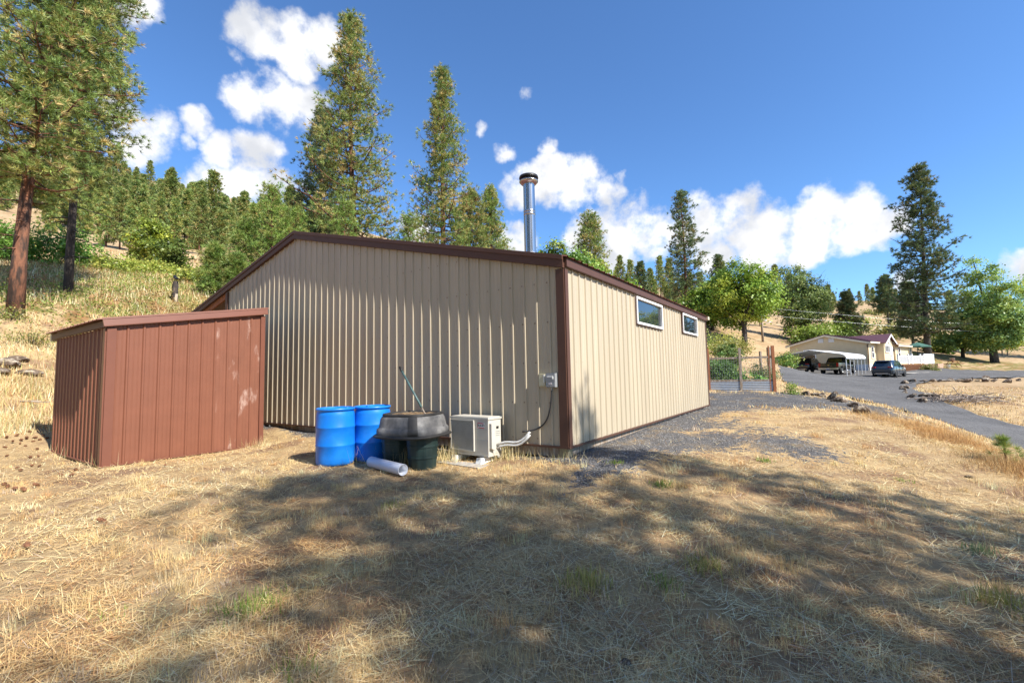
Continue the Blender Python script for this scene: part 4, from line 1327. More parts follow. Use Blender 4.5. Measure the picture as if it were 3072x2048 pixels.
tub = empty('compost_tub', (q[0], q[1], tz), BANG + 0.15, 'grey moulded plastic tub of compost with blackened rim', 'tub')


def squircle(rx, ry, z, n=48, e=3.2, lob=0.0):
    o = []
    for k in range(n):
        an = 2 * math.pi * k / n
        c, s_ = math.cos(an), math.sin(an)
        x = rx * math.copysign(abs(c) ** (2 / e), c); y = ry * math.copysign(abs(s_) ** (2 / e), s_)
        f = 1.0 + lob * (abs(math.sin(2 * an + 0.4)) ** 0.5 - 0.5)
        o.append((x * f, y * f, z))
    return o


def ringsolid(mb, rings, cap_top=False, cap_bot=False, smooth=True):
    n = len(rings[0])
    vs = [p for r_ in rings for p in r_]
    fs = [(i * n + k, i * n + (k + 1) % n, (i + 1) * n + (k + 1) % n, (i + 1) * n + k) for i in range(len(rings) - 1) for k in range(n)]
    mb.add(vs, fs, smooth)
    if cap_top: mb.add(rings[-1], [tuple(range(n))])
    if cap_bot: mb.add(rings[0], [tuple(reversed(range(n)))])


b = MB()
ringsolid(b, [squircle(.47, .47, 0.045), squircle(.475, .475, .075, lob=.03), squircle(.465, .465, .125, lob=.05), squircle(.445, .445, .14, lob=.05), squircle(.435, .435, .16, lob=.06), squircle(.42, .42, .27, lob=.05), squircle(.405, .405, .305, lob=.03), squircle(.385, .385, .325)])
b.build('moulded_wall', M['greyplas'], tub)
b = MB(); ringsolid(b, [squircle(.40, .40, -.01), squircle(.50, .50, 0.0), squircle(.525, .525, .018), squircle(.515, .515, .035), squircle(.46, .46, .047)], cap_bot=True)
b.build('base_flange', M['blackplas'], tub)
b = MB(); ringsolid(b, [squircle(.40, .40, .318), squircle(.405, .405, .335), squircle(.39, .39, .352), squircle(.345, .345, .348), squircle(.335, .335, .315)])
b.build('top_rim', M['blackplas'], tub)
for an in (0.5, 2.1, 3.6, 5.2):
    b = MB(); c = Vector((math.cos(an) * .43, math.sin(an) * .43, .115)); b.box(c, (0.13, 0.15, 0.09), Matrix.Rotation(an, 3, 'Z'), 0.8); b.build('moulded_foot', M['greyplas'], tub)
b = MB()
ks = (27, 28, 29, 30)
ST = [squircle(.478 , .478, .05), squircle(.484, .484, .075, lob=.03), squircle(.474, .474, .125, lob=.05), squircle(.454, .454, .14, lob=.05), squircle(.444, .444, .16, lob=.06), squircle(.428, .428, .27, lob=.05), squircle(.412, .412, .306, lob=.03), squircle(.392, .392, .327)]
b.add([r_[k] for r_ in ST for k in ks], [(i * 4 + j, i * 4 + j + 1, (i + 1) * 4 + j + 1, (i + 1) * 4 + j) for i in range(7) for j in range(3)], True)
b.build('notch_shade', M['blackplas'], tub)  # shade of the notch between the lobes, laid on as a black strip
b = MB()
rc = np.random.default_rng(3)
g_ = [[(0.33 * math.sin(math.pi * (i / 11 - .5)) if False else -0.33 + .66 * i / 11, -0.33 + .66 * j / 11, 0.318 + 0.022 * rc.random()) for j in range(12)] for i in range(12)]
b.add([p_ for r_ in g_ for p_ in r_], [(i * 12 + j, (i + 1) * 12 + j, (i + 1) * 12 + j + 1, i * 12 + j + 1) for i in range(11) for j in range(11)])
b.build('compost', M['compost'], tub)
# long handled tool leaning out of the tub to the wall
h0 = at(1275, 1240, 7.2); h1 = at(1199, 1101, 7.75)
tool = empty('garden_tool', h0, 0, 'long thin garden tool handle leaning out of the compost tub', 'tool')
dv = h1 - h0
MB().tube([-dv * 0.22, dv * 0.02, dv * 0.14], [0.010, 0.011, 0.012], 8).build('bare_shaft', M['wood'], tool)
MB().tube([dv * 0.12, dv * 0.5, dv * 0.92], [0.017, 0.018, 0.018], 10).build('sleeve', M['handle'], tool)
MB().tube([dv * 0.90, dv * 1.0], [0.021, 0.020], 10).build('grip_cap', M['black'], tool)

# white drain pipe lying on the grass
pa = at(1120, 1380, 7.0); pb = at(1202, 1400, 6.5)
pa[2] = gz(pa[0], pa[1]) + .095; pb[2] = gz(pb[0], pb[1]) + .095
pm = (pa + pb) / 2
pv = empty('drain_pipe', (pm[0], pm[1], pm[2]), 0, 'short white plastic drain pipe lying on the grass', 'pipe')
zax = Vector(pb - pa).normalized(); xax = Vector((0, 0, 1)).cross(zax).normalized(); yax = zax.cross(xax)
mt = Matrix((xax, yax, zax)).transposed()
ln = float(np.linalg.norm(pb - pa)) / 2 + 0.06
MB().lathe([(0.076, -ln), (0.076, ln), (0.079, ln + .001), (0.0795, ln - 0.002)], 28, mat=mt).build('outer_wall', M['pvc'], pv)
MB().lathe([(0.0795, ln), (0.0795, -ln), (0.070, -ln), (0.070, ln), (0.0795, ln)], 28, mat=mt).build('pipe_wall', M['pvc'], pv)

# air conditioner
q = at(1466, 1381, 6.98)
AC0 = np.array([q[0], q[1]])
acz = gz(q[0], q[1])
# local frame: x along gable to the left (BV), y away from the camera (AV); turned a little
ACR = BANG - math.pi / 2 + math.radians(-3)
ac = empty('air_conditioner', (AC0[0], AC0[1], acz), ACR + math.pi, 'ivory outdoor air conditioner unit on two white blocks', 'air conditioner')
# local: -X right side..., build with x from 0 (right edge) to W leftwards, front face at y = 0 facing the camera
# (empty is turned so that +x runs left along the gable and +y runs toward the camera)
W_, D_, Z0, HH = 0.79, 0.30, 0.125, 0.555
b = MB()
b.box((W_ / 2, -D_ / 2, Z0 + HH / 2 - .01), (W_, D_, HH - .03)); b.build('casing', M['acwhite'], ac)
b = MB(); b.box((W_ / 2, -D_ / 2, Z0 + HH - .012), (W_ + .025, D_ + .025, 0.03)); b.box((W_ / 2, -D_ / 2, Z0 + HH + .006), (W_ - .02, D_ - .02, 0.010)); b.build('lid', M['acwhite'], ac)
b = MB(); b.box((W_ / 2, -D_ / 2, Z0 - .012), (W_ + .006, D_ + .012, 0.03)); b.build('base_pan', M['acwhite'], ac)
cx_, cz_ = 0.52, Z0 + HH / 2
b = MB(); b.lathe([(0.0, 0.0), (0.215, 0.0), (0.215, 0.012)], 32, (cx_, 0.0015, cz_), mat=Matrix.Rotation(-math.pi / 2, 3, 'X')); b.build('fan_recess', M['black'], ac)
b = MB()
for k in range(3):
    a0 = k * 2.094
    vs = []
    for i in range(6):
        aa = a0 + i * 0.25
        vs.append((cx_ + 0.05 * math.cos(aa), 0.006 + i * 0.002, cz_ + 0.05 * math.sin(aa))); vs.append((cx_ + 0.20 * math.cos(aa + .2), 0.004 + i * 0.003, cz_ + 0.20 * math.sin(aa + .2)))
    b.add(vs, [(2 * i, 2 * i + 1, 2 * i + 3, 2 * i + 2) for i in range(5)])
b.build('fan', M['greybox'], ac)
gr = MB()
gx0, gx1, gz0, gz1 = 0.285, 0.755, Z0 + .055, Z0 + .50
nb_ = 44
for i in range(nb_):                                        # fine vertical wires, a few horizontal bars
    x = gx0 + (gx1 - gx0) * (i + .5) / nb_
    gr.box((x, 0.026, (gz0 + gz1) / 2), (0.0035, 0.006, gz1 - gz0))
for i in range(17):
    z = gz0 + (gz1 - gz0) * (i + .5) / 17
    gr.box(((gx0 + gx1) / 2, 0.022, z), (gx1 - gx0, 0.004, 0.005))
go = gr.build('grille_wires', M['acwhite'], ac); go['kind'] = 'stuff'
b = MB()
for (c, s_) in ((((gx0 + gx1) / 2, .02, gz0 - .008), (gx1 - gx0 + .03, .03, .016)), (((gx0 + gx1) / 2, .02, gz1 + .008), (gx1 - gx0 + .03, .03, .016)), ((gx0 - .008, .02, (gz0 + gz1) / 2), (.016, .0295, gz1 - gz0)), ((gx1 + .008, .02, (gz0 + gz1) / 2), (.016, .0295, gz1 - gz0))):
    b.box(c, s_)
b.build('grille_frame', M['acwhite'], ac)
for z in (Z0 + .22, Z0 + .38):
    MB().box((0.135, 0.0015, z), (0.255, 0.003, 0.004)).build('panel_seam', M['greybox'], ac)
# right side: service cover, louvre, label
b = MB()
b.prism([(-0.0, -0.02, Z0 + .10), (-0.0, -0.11, Z0 + .06), (-0.0, -0.11, Z0 + .40), (-0.0, -0.06, Z0 + .47), (-0.0, -0.02, Z0 + .47)], (-0.05, 0, 0)); b.build('service_cover', M['acwhite'], ac)
MB().box((-0.004, -0.215, Z0 + .40), (0.01, 0.05, 0.035)).build('side_handle', M['black'], ac)
for z in (Z0 + .28, Z0 + .31, Z0 + .34):
    MB().box((-0.003, -0.215, z), (0.006, 0.12, 0.006)).build('louvre', M['greybox'], ac)
# badge with its lettering
lg = MB().add([(0.215, 0.004, Z0 + .398), (0.075, 0.004, Z0 + .388), (0.065, 0.004, Z0 + .478), (0.205, 0.004, Z0 + .488)], [(0, 1, 2, 3)]).build('badge', M['vinyl'], ac)


def text_mesh(body, size, mtl, name, parent, M4):
    cu = bpy.data.curves.new(name, 'FONT'); cu.body = body; cu.size = size; cu.align_x = 'CENTER'; cu.align_y = 'CENTER'; cu.extrude = 0.0006; cu.offset = size * 0.015
    o = bpy.data.objects.new(name, cu)
    me = bpy.data.meshes.new_from_object(o)
    bpy.data.objects.remove(o); bpy.data.curves.remove(cu)
    me.materials.append(mtl)
    me.transform(M4)
    return link(name, me, parent)


# text reads towards the viewer: its right is local -x, its up is +z, it faces +y
TM = Matrix(((-1, 0, 0, 0.14), (0, 0, 1, 0.007), (0, 1, 0, Z0 + .437), (0, 0, 0, 1)))
text_mesh('RUUD', 0.050, M['darkprint'], 'lettering', lg, TM)
b = MB()
b.add([(0.212, 0.006, Z0 + .470), (0.20, 0.006, Z0 + .484), (0.075, 0.006, Z0 + .474), (0.10, 0.006, Z0 + .462)], [(3, 2, 1, 0)])
b.add([(0.180, 0.006, Z0 + .412), (0.205, 0.006, Z0 + .400), (0.080, 0.006, Z0 + .391), (0.068, 0.006, Z0 + .406)], [(3, 2, 1, 0)])
b.add([(0.214, 0.006, Z0 + .404), (0.204, 0.006, Z0 + .404), (0.196, 0.006, Z0 + .486), (0.206, 0.006, Z0 + .486)], [(3, 2, 1, 0)])
b.build('red_band', M['red'], lg)
for x in (0.13, 0.66):
    MB().box((x, -D_ / 2, Z0 - .032), (0.06, D_ - .04, 0.018)).build('mounting_foot', M['acwhite'], ac)


def acw(x, y):
    c, s_ = math.cos(ACR + math.pi), math.sin(ACR + math.pi)
    return AC0[0] + c * x - s_ * y, AC0[1] + s_ * x + c * y


for (x, lb) in ((0.13, 'white block under the right foot of the air conditioner'), (0.66, 'white block under the left foot of the air conditioner')):
    X, Y = acw(x, -D_ / 2)
    o = empty('support_block', (X, Y, acz), ACR + math.pi, lb, 'block', 'white support blocks')
    b = MB(); b.box((0, 0.0, 0.028), (0.115, 0.50, 0.10), None, 0.86); b.build('block_body', M['foamwhite'], o)
    MB().box((0, 0.0, 0.080), (0.05, 0.46, 0.008)).build('top_channel', M['galv'], o)
X, Y = acw(0.38, 0.02)
pd = empty('concrete_pad', (X, Y, acz - 0.035), ACR + math.pi, 'thin concrete paver half buried under the air conditioner', 'paver')
MB().box((0, -0.03, 0.01), (0.86, 0.62, 0.045)).build('slab', M['conc'], pd)
X0, Y0 = acw(-0.0, -0.20)
# line set and cable from the unit up to the wall boxes
l0 = np.array([X0, Y0, acz + .24]); l1 = at(1590, 1298, 7.02)
wallq = gable_pt(0.235, 0.05)
ls = empty('line_set', (X0, Y0, acz + .24), 0, 'pair of silver insulated pipes running from the air conditioner', 'pipe')
for k, dz_ in enumerate((0.0, 0.045)):
    pts = []
    for t in np.linspace(0, 1, 9):
        a = l0 * (1 - t) + l1 * t
        pts.append(a - l0 + np.array([0, 0, dz_ - .03 - 0.06 * math.sin(math.pi * t) + .035 * math.sin(2 * math.pi * t)]))
    MB().tube(pts, 0.019, 8).build('insulated_pipe', M['foil'], ls)
cb_ = []
bx = gable_pt(0.215, 0.06, BZ + 0.87)
end = l1 + np.array([-.12, 0.0, 0.02])
P0, P1, P2, P3 = bx, bx + np.array([-.03, -.03, -.55]), end + np.array([.34, .05, .02]), end
cc = [P0 * (1 - t) ** 3 + 3 * P1 * t * (1 - t) ** 2 + 3 * P2 * t * t * (1 - t) + P3 * t ** 3 for t in np.linspace(0, 1, 24)]
cbl = empty('power_cable', bx, 0, 'black cable curving down from the grey switch box', 'cable')
MB().tube([c - bx for c in cc], 0.0125, 8).build('sheath', M['cable'], cbl)
MB().tube([(0, 0, .03), (0, 0, -0.05)], 0.019, 10).build('gland', M['greybox'], cbl)
# the two boxes on the wall
q = gable_pt(0.38, 0.0, BZ + .975)
o = empty('outlet_box', q, BANG, 'beige square outlet box on the gable wall', 'electrical box')
MB().box((-0.018, 0, 0), (0.05, 0.135, 0.20)).build('back_plate', M['beige'], o)
MB().box((-0.052, 0.003, 0.003), (0.022, 0.108, 0.172), None).build('cover', M['beige'], o)
MB().box((-0.066, -0.036, 0.02), (0.008, 0.014, 0.12)).build('cover_edge', M['vinyl'], o)
q = gable_pt(0.212, 0.0, BZ + .972)
o = empty('switch_box', q, BANG, 'grey disconnect switch box mounted next to the brown corner trim', 'electrical box')
MB().box((-0.05, 0, 0), (0.10, 0.155, 0.205)).build('enclosure', M['greybox'], o)
MB().box((-0.106, 0, 0.045), (0.014, 0.162, 0.115)).build('upper_cover', M['greybox'], o)
MB().box((-0.103, 0, -0.055), (0.010, 0.150, 0.085)).build('lower_cover', M['greybox'], o)
b = MB(); b.box((-0.118, 0.0, 0.052), (0.012, 0.10, 0.016)); b.box((-0.118, -0.045, 0.035), (0.012, 0.016, 0.035)); b.build('pull_handle', M['vinyl'], o)
MB().box((-0.112, 0.0, -0.05), (0.006, 0.05, 0.025)).build('warning_label', M['plate'], o)

# ------------------------------------------------------------------ garden fence beyond the barn
FA = at(2325, 1174, 20.0); FB = at(2128, 1169, 20.8)
FA[2] = gz(FA[0], FA[1]); FB[2] = gz(FB[0], FB[1])
fz = min(FA[2], FB[2]) - 0.02
fd = (FB - FA)[:2]; flen = float(np.linalg.norm(fd)); fang = math.atan2(fd[1], fd[0])
fence = empty('garden_fence', (FA[0], FA[1], fz), fang, 'garden fence with wire mesh and corrugated steel base between wood posts', 'fence')
for (x, w, m_) in ((0, 0.115, 'redwood'), (0.06 * flen, 0.05, 'redwood')):
    MB().box((x, 0, 1.0), (w, w, 2.1)).build('post', M[m_], fence)
MB().box((flen * .5, 0, 1.0), (0.10, 0.10, 2.02)).build('post', M['wood'], fence)
MB().box((flen, 0, 1.0), (0.11, 0.11, 2.06)).build('post', M['redwood'], fence)
for x0, x1 in ((0.06, flen * .5 - .05), (flen * .5 + .05, flen - .06)):
    for z in (1.56, 0.55, 0.03):
        MB().box(((x0 + x1) / 2, 0.0, z), (x1 - x0, 0.04, 0.085)).build('rail', M['wood'], fence)
    vs = []
    nz_ = 40
    for i in range(nz_ + 1):
        z = 0.07 + 0.44 * i / nz_
        y = -0.012 - 0.016 * math.sin(i / nz_ * 2 * math.pi * 6)
        vs += [(x0, -y, z), (x1, -y, z)]
    MB().add(vs, [(2 * i, 2 * i + 1, 2 * i + 3, 2 * i + 2) for i in range(nz_)], True).build('corrugated_panel', M['galv'], fence)
    wm = MB()
    x = x0
    while x < x1:
        wm.box((x, 0.025, 1.055), (0.004, 0.004, 0.93)); x += 0.10
    z = 0.62
    while z < 1.5:
        wm.box(((x0 + x1) / 2, 0.025, z), (x1 - x0, 0.004, 0.004)); z += 0.10
    o = wm.build('wire_mesh', M['galv'], fence); o['kind'] = 'stuff'
for (u, d, h, lb) in ((2310, 24.5, 2.0, 'thick grey post behind the right bay of the garden fence'), (2283, 27, 1.6, 'thin grey post inside the garden left of the thick grey post')):
    q = onground(u, 1100, d, 0.2)
    o = empty('garden_post', q, 0, lb, 'post')
    b = MB(); b.box((0, 0, h / 2), (0.20 if u > 2300 else 0.09, 0.14, h + .3)); b.build('post_shaft', M['wood'], o)
GPAL = [(0.07, 0.14, 0.03), (0.10, 0.18, 0.04), (0.14, 0.21, 0.06), (0.05, 0.10, 0.025)]


def bush(name, loc, R3, nl, ls, seed, pal, label, group=None, clumps=40, sig=0.16, cat='shrub'):
    r = np.random.default_rng(seed)
    lb = [(r.normal() * R3[0] * .35, r.normal() * R3[1] * .35, R3[2] * r.uniform(.25, .75), R3[0] * .6, R3[1] * .6, R3[2] * .42) for _ in range(6)]
    m_ = leafy(1, 0.02, 0, lb, nl, ls, seed, pal, False, sig, clumps)
    o = empty(name, loc, seed, label, cat, group)
    link('foliage', m_[1], o)
    st = MB()
    for _ in range(6):
        a = r.uniform(0, 6.28); k = r.uniform(.2, .6)
        st.tube([(0, 0, -0.1), (math.cos(a) * R3[0] * k * .6, math.sin(a) * R3[1] * k * .6, R3[2] * .4), (math.cos(a) * R3[0] * k, math.sin(a) * R3[1] * k, R3[2] * .8)], [0.02, 0.014, 0.005], 4, cap=False)
    st.build('stems', M['barkgrey'], o)
    return o


bush('vegetable_plant', onground(2150, 1100, 22.0), (0.7, 0.6, 1.5), 3500, 0.10, 101, GPAL, 'dense leafy garden plant behind the left fence bay', 'garden plants')
bush('vegetable_plant', onground(2200, 1100, 22.3), (0.6, 0.6, 1.2), 3000, 0.10, 102, GPAL, 'leafy garden plant against the middle fence post', 'garden plants')
bush('vegetable_plant', onground(2290, 1100, 23.2), (0.6, 0.6, 1.5), 2200, 0.09, 103, [(0.10, 0.14, 0.05), (0.16, 0.16, 0.07)], 'thin tall garden plant behind the right fence bay', 'garden plants')
bush('vegetable_plant', onground(2262, 1120, 21.0), (0.7, 0.3, 0.72), 900, 0.15, 104, [(0.12, 0.24, 0.04), (0.16, 0.30, 0.05)], 'bright low lettuce like row behind the right fence bay', 'garden plants', clumps=25)
bush('garden_hedge', onground(2170, 1060, 27.0), (1.6, 0.8, 2.0), 4500, 0.13, 105, [(0.09, 0.14, 0.035), (0.13, 0.17, 0.05)], 'green hedge at the back of the garden', None)

# ------------------------------------------------------------------ utility pole with wires
q = onground(2291, 1062, 66, 0.5)
pole = empty('utility_pole', q, 0, 'wooden utility pole with small white transformer', 'pole')
ph = span(2291, 66, 918, q)
tx = at(2282, 918, 66)[0] - q[0]
MB().tube([(0, 0, 0), (tx, 0, ph)], [0.17, 0.11], 12).build('pole_shaft', M['wood'], pole)
MB().lathe([(0, -0.5), (0.24, -0.5), (0.26, -0.45), (0.26, 0.42), (0.2, 0.5), (0.0, 0.52)], 16, (tx * .8 + .42, 0, ph - 1.75)).build('transformer_can', M['skirt'], pole)
MB().tube([(tx * .75, 0, ph - 2.7), (tx * .75 + 1.2, 0, ph - 2.35), (tx * .75 + 1.6, 0, ph - 2.4)], 0.04, 6).build('lamp_arm', M['galv'], pole)
MB().box((tx, 0, ph - .12), (0.14, 0.14, 0.2)).build('insulator', M['skirt'], pole)
for k, (v0, v1, lb) in enumerate(((922, 974, 'upper power line running right from the pole'), (944, 994, 'lower power line running right from the pole'))):
    a = at(2284, v0, 66); e = at(3300, v1 + 18, 58)
    w = empty('power_line', a, 0, lb, 'wire', 'power lines')
    pts = [(a * (1 - t) + e * t - a) + np.array([0, 0, -0.35 * math.sin(math.pi * t)]) for t in np.linspace(0, 1, 24)]
    MB().tube(pts, 0.013, 5).build('conductor', M['galv'], w)

# ------------------------------------------------------------------ the house
EV = np.array([0.807, 0.591]); GVv = np.array([-0.591, 0.807])
HP = np.array([39.4, 50.6]); HZ = 0.98
hang = math.atan2(EV[1], EV[0])
house = empty('house', (HP[0], HP[1], HZ), hang, 'cream sided single storey house with burgundy metal roof', 'house')
HW, HL, HE, HR = 7.9, 13.2, 3.30, 1.02          # gable width (local y), length (local x), eave height, rise


def hz(y):
    return HE + HR * (1 - abs(y - HW / 2) / (HW / 2))


def lap(mb, p0, p1, outv, z0, ztop, step=0.2):
    """lapped siding: boards leaning out at the bottom"""
    p0, p1, outv = Vector(p0), Vector(p1), Vector(outv)
    L = (p1 - p0).length
    z = z0
    while z < max(ztop(0), ztop(L / 2), ztop(L)) - 0.01:
        # span where the wall is higher than this board
        xs = [L * i / 40 for i in range(41) if ztop(L * i / 40) > z + step * 0.5]
        if len(xs) > 1:
            a = p0 + (p1 - p0) * (xs[0] / L); c = p0 + (p1 - p0) * (xs[-1] / L)
            up = Vector((0, 0, 1))
            mb.add([a + up * z + outv * .03, c + up * z + outv * .03, c + up * (z + step) + outv * .004, a + up * (z + step) + outv * .004], [(0, 1, 2, 3)])
            mb.add([a + up * z, c + up * z, c + up * z + outv * .03, a + up * z + outv * .03], [(3, 2, 1, 0)])
        z += step


b = MB(); lap(b, (0, HW, 0), (0, 0, 0), (-1, 0, 0), 0.75, lambda s: hz(HW - s)); b.build('siding', M['siding'], house)
b = MB(); lap(b, (0, 0, 0), (6.3, 0, 0), (0, -1, 0), 0.75, lambda s: HE); lap(b, (6.3, -0.9, 0), (HL, -0.9, 0), (0, -1, 0), 0.75, lambda s: HE - .1); lap(b, (6.3, 0, 0), (6.3, -0.9, 0), (-1, 0, 0), 0.75, lambda s: HE); b.build('siding', M['siding'], house)
b = MB(); b.prism([(0, 0, 0), (0, HW, 0), (0, HW, HE), (0, HW / 2, HE + HR - .02), (0, 0, HE)], (HL, 0, 0)); b.prism([(6.3, -0.9, 0), (6.3, 0.1, 0), (6.3, 0.1, HE - .08), (6.3, -0.9, HE - .1)], (HL - 6.3, 0, 0)); b.build('wall', M['siding'], house)
b = MB(); b.box((-0.05, HW / 2, .37), (0.06, HW + .06, .76)); b.build('skirting', M['skirt'], house)
b = MB(); b.box((3.8, -0.05, .37), (7.6, 0.06, .76)); b.build('skirting', M['skirt'], house)


def slab(mb, a, b_, c, d, th=0.08):
    p = [Vector(q) for q in (a, b_, c, d)]
    nn_ = (p[1] - p[0]).cross(p[3] - p[0]).normalized()
    if nn_.z < 0: nn_ = -nn_
    mb.prism(p, nn_ * th)


RF = HR / (HW / 2)
o = 0.35
b = MB(); slab(b, (-o, -o - .1, HE - RF * (o + .1)), (HL + o, -o - .1, HE - RF * (o + .1)), (HL + o, HW / 2, HE + HR), (-o, HW / 2, HE + HR))
slab(b, (6.1, -1.3, HE - .36), (HL + o, -1.3, HE - .36), (HL + o, 0, HE), (6.1, 0, HE), .07)
rf_ = b.build('roof', M['roofmetal'], house)
b = MB(); slab(b, (-o, HW / 2, HE + HR), (HL + o, HW / 2, HE + HR), (HL + o, HW + o, HE - RF * o), (-o, HW + o, HE - RF * o)); b.build('roof', M['roofmetal'], house)
b = MB()
x = 0.0
while x < HL:
    b.bar((x, -o - .08, HE - RF * (o + .1) + .1), (x, HW / 2, HE + HR + .095), 0.04, 0.03); x += 0.3
b.build('roof_ribs', M['roofmetal'], rf_)
for (ya, yb, za, zb) in ((-o - .1, HW / 2, HE - RF * (o + .1), HE + HR), (HW + o, HW / 2, HE - RF * o, HE + HR)):
    MB().prism([(-o - .02, ya, za - .2), (-o - .02, yb, zb - .2), (-o - .02, yb, zb - .01), (-o - .02, ya, za - .01)], (0.04, 0, 0)).build('rake_board', M['housetrim'], house)
MB().box((3.6, -o - .12, HE - RF * .45 - .02), (8.0, 0.06, 0.17)).build('eave_board', M['housetrim'], house)
MB().box((9.8, -1.32, HE - .42), (7.4, 0.06, 0.17)).build('eave_board', M['housetrim'], house)
# entry gable
gx0, gx1, gy = 2.7, 6.8, -0.75
gm = (gx0 + gx1) / 2
ga = HE + 0.78
b = MB(); b.prism([(gx0 + .25, gy, .0), (gx1 - .6, gy, .0), (gx1 - .6, gy, HE - .05), (gm, gy, ga), (gx0 + .25, gy, HE - .05)], (0, 0.8, 0)); b.build('entry_wall', M['siding'], house)
b = MB(); slab(b, (gx0, gy - .3, HE - .2), (gm, gy - .3, ga + .1), (gm, HW / 2 - .4, ga + .1), (gx0, 2.0, HE - .2), .07); slab(b, (gm, gy - .3, ga + .1), (gx1, gy - .3, HE - .2), (gx1, 2.0, HE - .2), (gm, HW / 2 - .4, ga + .1), .07); b.build('entry_roof', M['roofmetal'], house)
for (xa, za, xb, zb) in ((gx0, HE - .2, gm, ga + .1), (gm, ga + .1, gx1, HE - .2)):
    MB().prism([(xa, gy - .32, za - .17), (xb, gy - .32, zb - .17), (xb, gy - .32, zb + .03), (xa, gy - .32, za + .03)], (0, 0.04, 0)).build('entry_rake_board', M['vinyl'], house)


def hwin(c, w, h, face, name='window', bars=0):
    """window on a house wall: face 'f' (front, -y) or 'g' (gable, -x)"""
    o_ = empty(name, (0, 0, 0)); o_.parent = house
    o_.location = c
    if face == 'g': o_.rotation_euler = (0, 0, -math.pi / 2)
    f_ = MB(); t = 0.09
    f_.box((0, -.03, h / 2 - t / 2), (w, .08, t)); f_.box((0, -.03, -h / 2 + t / 2), (w, .08, t)); f_.box((-w / 2 + t / 2, -.03, 0), (t, .08, h - 2 * t)); f_.box((w / 2 - t / 2, -.03, 0), (t, .08, h - 2 * t))
    for k in range(bars):
        f_.box((-w / 2 + w * (k + 1) / (bars + 1), -.03, 0), (.1, .075, h - 2 * t))
    if bars == 0: f_.box((0, -.03, 0), (w - 2 * t, .07, .07))
    f_.build('frame', M['vinyl'], o_)
    MB().add([(-w / 2 + .05, -.02, -h / 2 + .05), (w / 2 - .05, -.02, -h / 2 + .05), (w / 2 - .05, -.02, h / 2 - .05), (-w / 2 + .05, -.02, h / 2 - .05)], [(0, 1, 2, 3)]).build('pane', M['dglass'], o_)


hwin((1.55, -0.03, 2.10), 0.75, 1.35, 'f'); hwin((3.95, gy - .02, 2.5), 1.5, 0.85, 'f', bars=2); hwin((4.7, gy - .02, 3.45), 0.55, 0.5, 'f', bars=1)
hwin((7.6, -0.93, 2.1), 0.8, 1.4, 'f'); hwin((12.2, -0.93, 2.2), 0.7, 1.2, 'f')
hwin((-0.03, 5.7, 2.05), 1.35, 1.25, 'g', bars=0)
for y in (3.35, 4.45):
    MB().box((-0.05, y, HE + .38), (0.05, 0.55, 0.5)).build('gable_vent', M['skirt'], house)
b = MB(); b.box((5.45, gy - .02, 1.75), (0.95, 0.06, 2.05)); dd = b.build('door', M['vinyl'], house)
MB().box((5.15, gy - .07, 1.7), (0.06, 0.06, 0.12)).build('handle', M['black'], dd)
MB().box((6.05, gy - .06, 2.35), (0.14, 0.12, 0.26)).build('porch_lamp', M['black'], house)
MB().tube([(-0.3, -0.42, HE - .15), (-0.1, -0.12, HE - .35), (-0.08, -0.1, 0.5), (-0.25, -0.15, 0.1)], 0.055, 8).build('downspout', M['trim'], house)

# deck with white railing
D1 = np.array([41.8, 49.4]); D2 = np.array([48.6, 52.6])
dvv = D2 - D1; dl = float(np.linalg.norm(dvv)); dang = math.atan2(dvv[1], dvv[0])
DZ = 0.82
deck = empty('deck', (D1[0], D1[1], DZ), dang, 'raised wooden deck with white railing and lattice skirt', 'deck')
MB().box((dl / 2, 0.95, 0.80), (dl, 1.9, 0.08)).build('floor', M['cedar'], deck)
lt = MB()
for k in range(60):
    x = -0.7 + k * 0.14
    for s_ in (1, -1):
        a, c = (x, x + .72) if s_ > 0 else (x + .72, x)
        za, zb = 0.02, 0.74
        def cl(px, pz, qx, qz):
            # clip to 0..dl*0.72
            return px, pz, qx, qz
        if min(a, c) < 0 or max(a, c) > dl * .74: continue
        lt.bar((a, .02 + .012 * s_, za), (c, .02 + .012 * s_, zb), 0.035, 0.012, (0, 1, 0))
o_ = lt.build('lattice', M['cedar'], deck); o_['kind'] = 'stuff'
MB().box((dl * .87, 0.03, 0.37), (dl * .25, 0.05, 0.74)).build('skirt_board', M['planter'], deck)
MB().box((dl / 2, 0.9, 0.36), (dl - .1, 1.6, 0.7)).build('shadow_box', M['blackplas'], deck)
npst = [0.05, dl * .28, dl * .38, dl * .62, dl * .72, dl - .05]
for x in npst:
    MB().box((x, 0.06, 1.36), (0.13, 0.13, 1.05)).box((x, 0.06, 1.92), (0.16, 0.16, 0.08), None, .6).build('railing_post', M['vinyl'], deck)
for x0, x1 in zip(npst[:4], npst[1:5]):
    MB().box(((x0 + x1) / 2, 0.06, 1.72), (x1 - x0 - .12, 0.06, 0.07)).build('handrail', M['vinyl'], deck)
    MB().box(((x0 + x1) / 2, 0.06, 0.95), (x1 - x0 - .12, 0.05, 0.06)).build('bottom_rail', M['vinyl'], deck)
balm = MB().box((0, 0, 0), (0.045, 0.04, 0.72)).mesh('baluster'); balm.materials.append(M['vinyl'])
x = 0.16
while x < dl * .72 - .08:
    if min(abs(x - p_) for p_ in npst) > .09: link('baluster', balm, deck).location = (x, 0.06, 1.33)
    x += 0.135
pkm = MB().box((0, 0, 0), (0.19, 0.03, 1.02)).box((0, 0, .57), (0.19, .028, .12), None, .5).mesh('picket'); pkm.materials.append(M['vinyl'])
x = dl * .72 + .15
while x < dl - .08:
    link('picket', pkm, deck).location = (x, 0.06, 1.36); x += 0.215
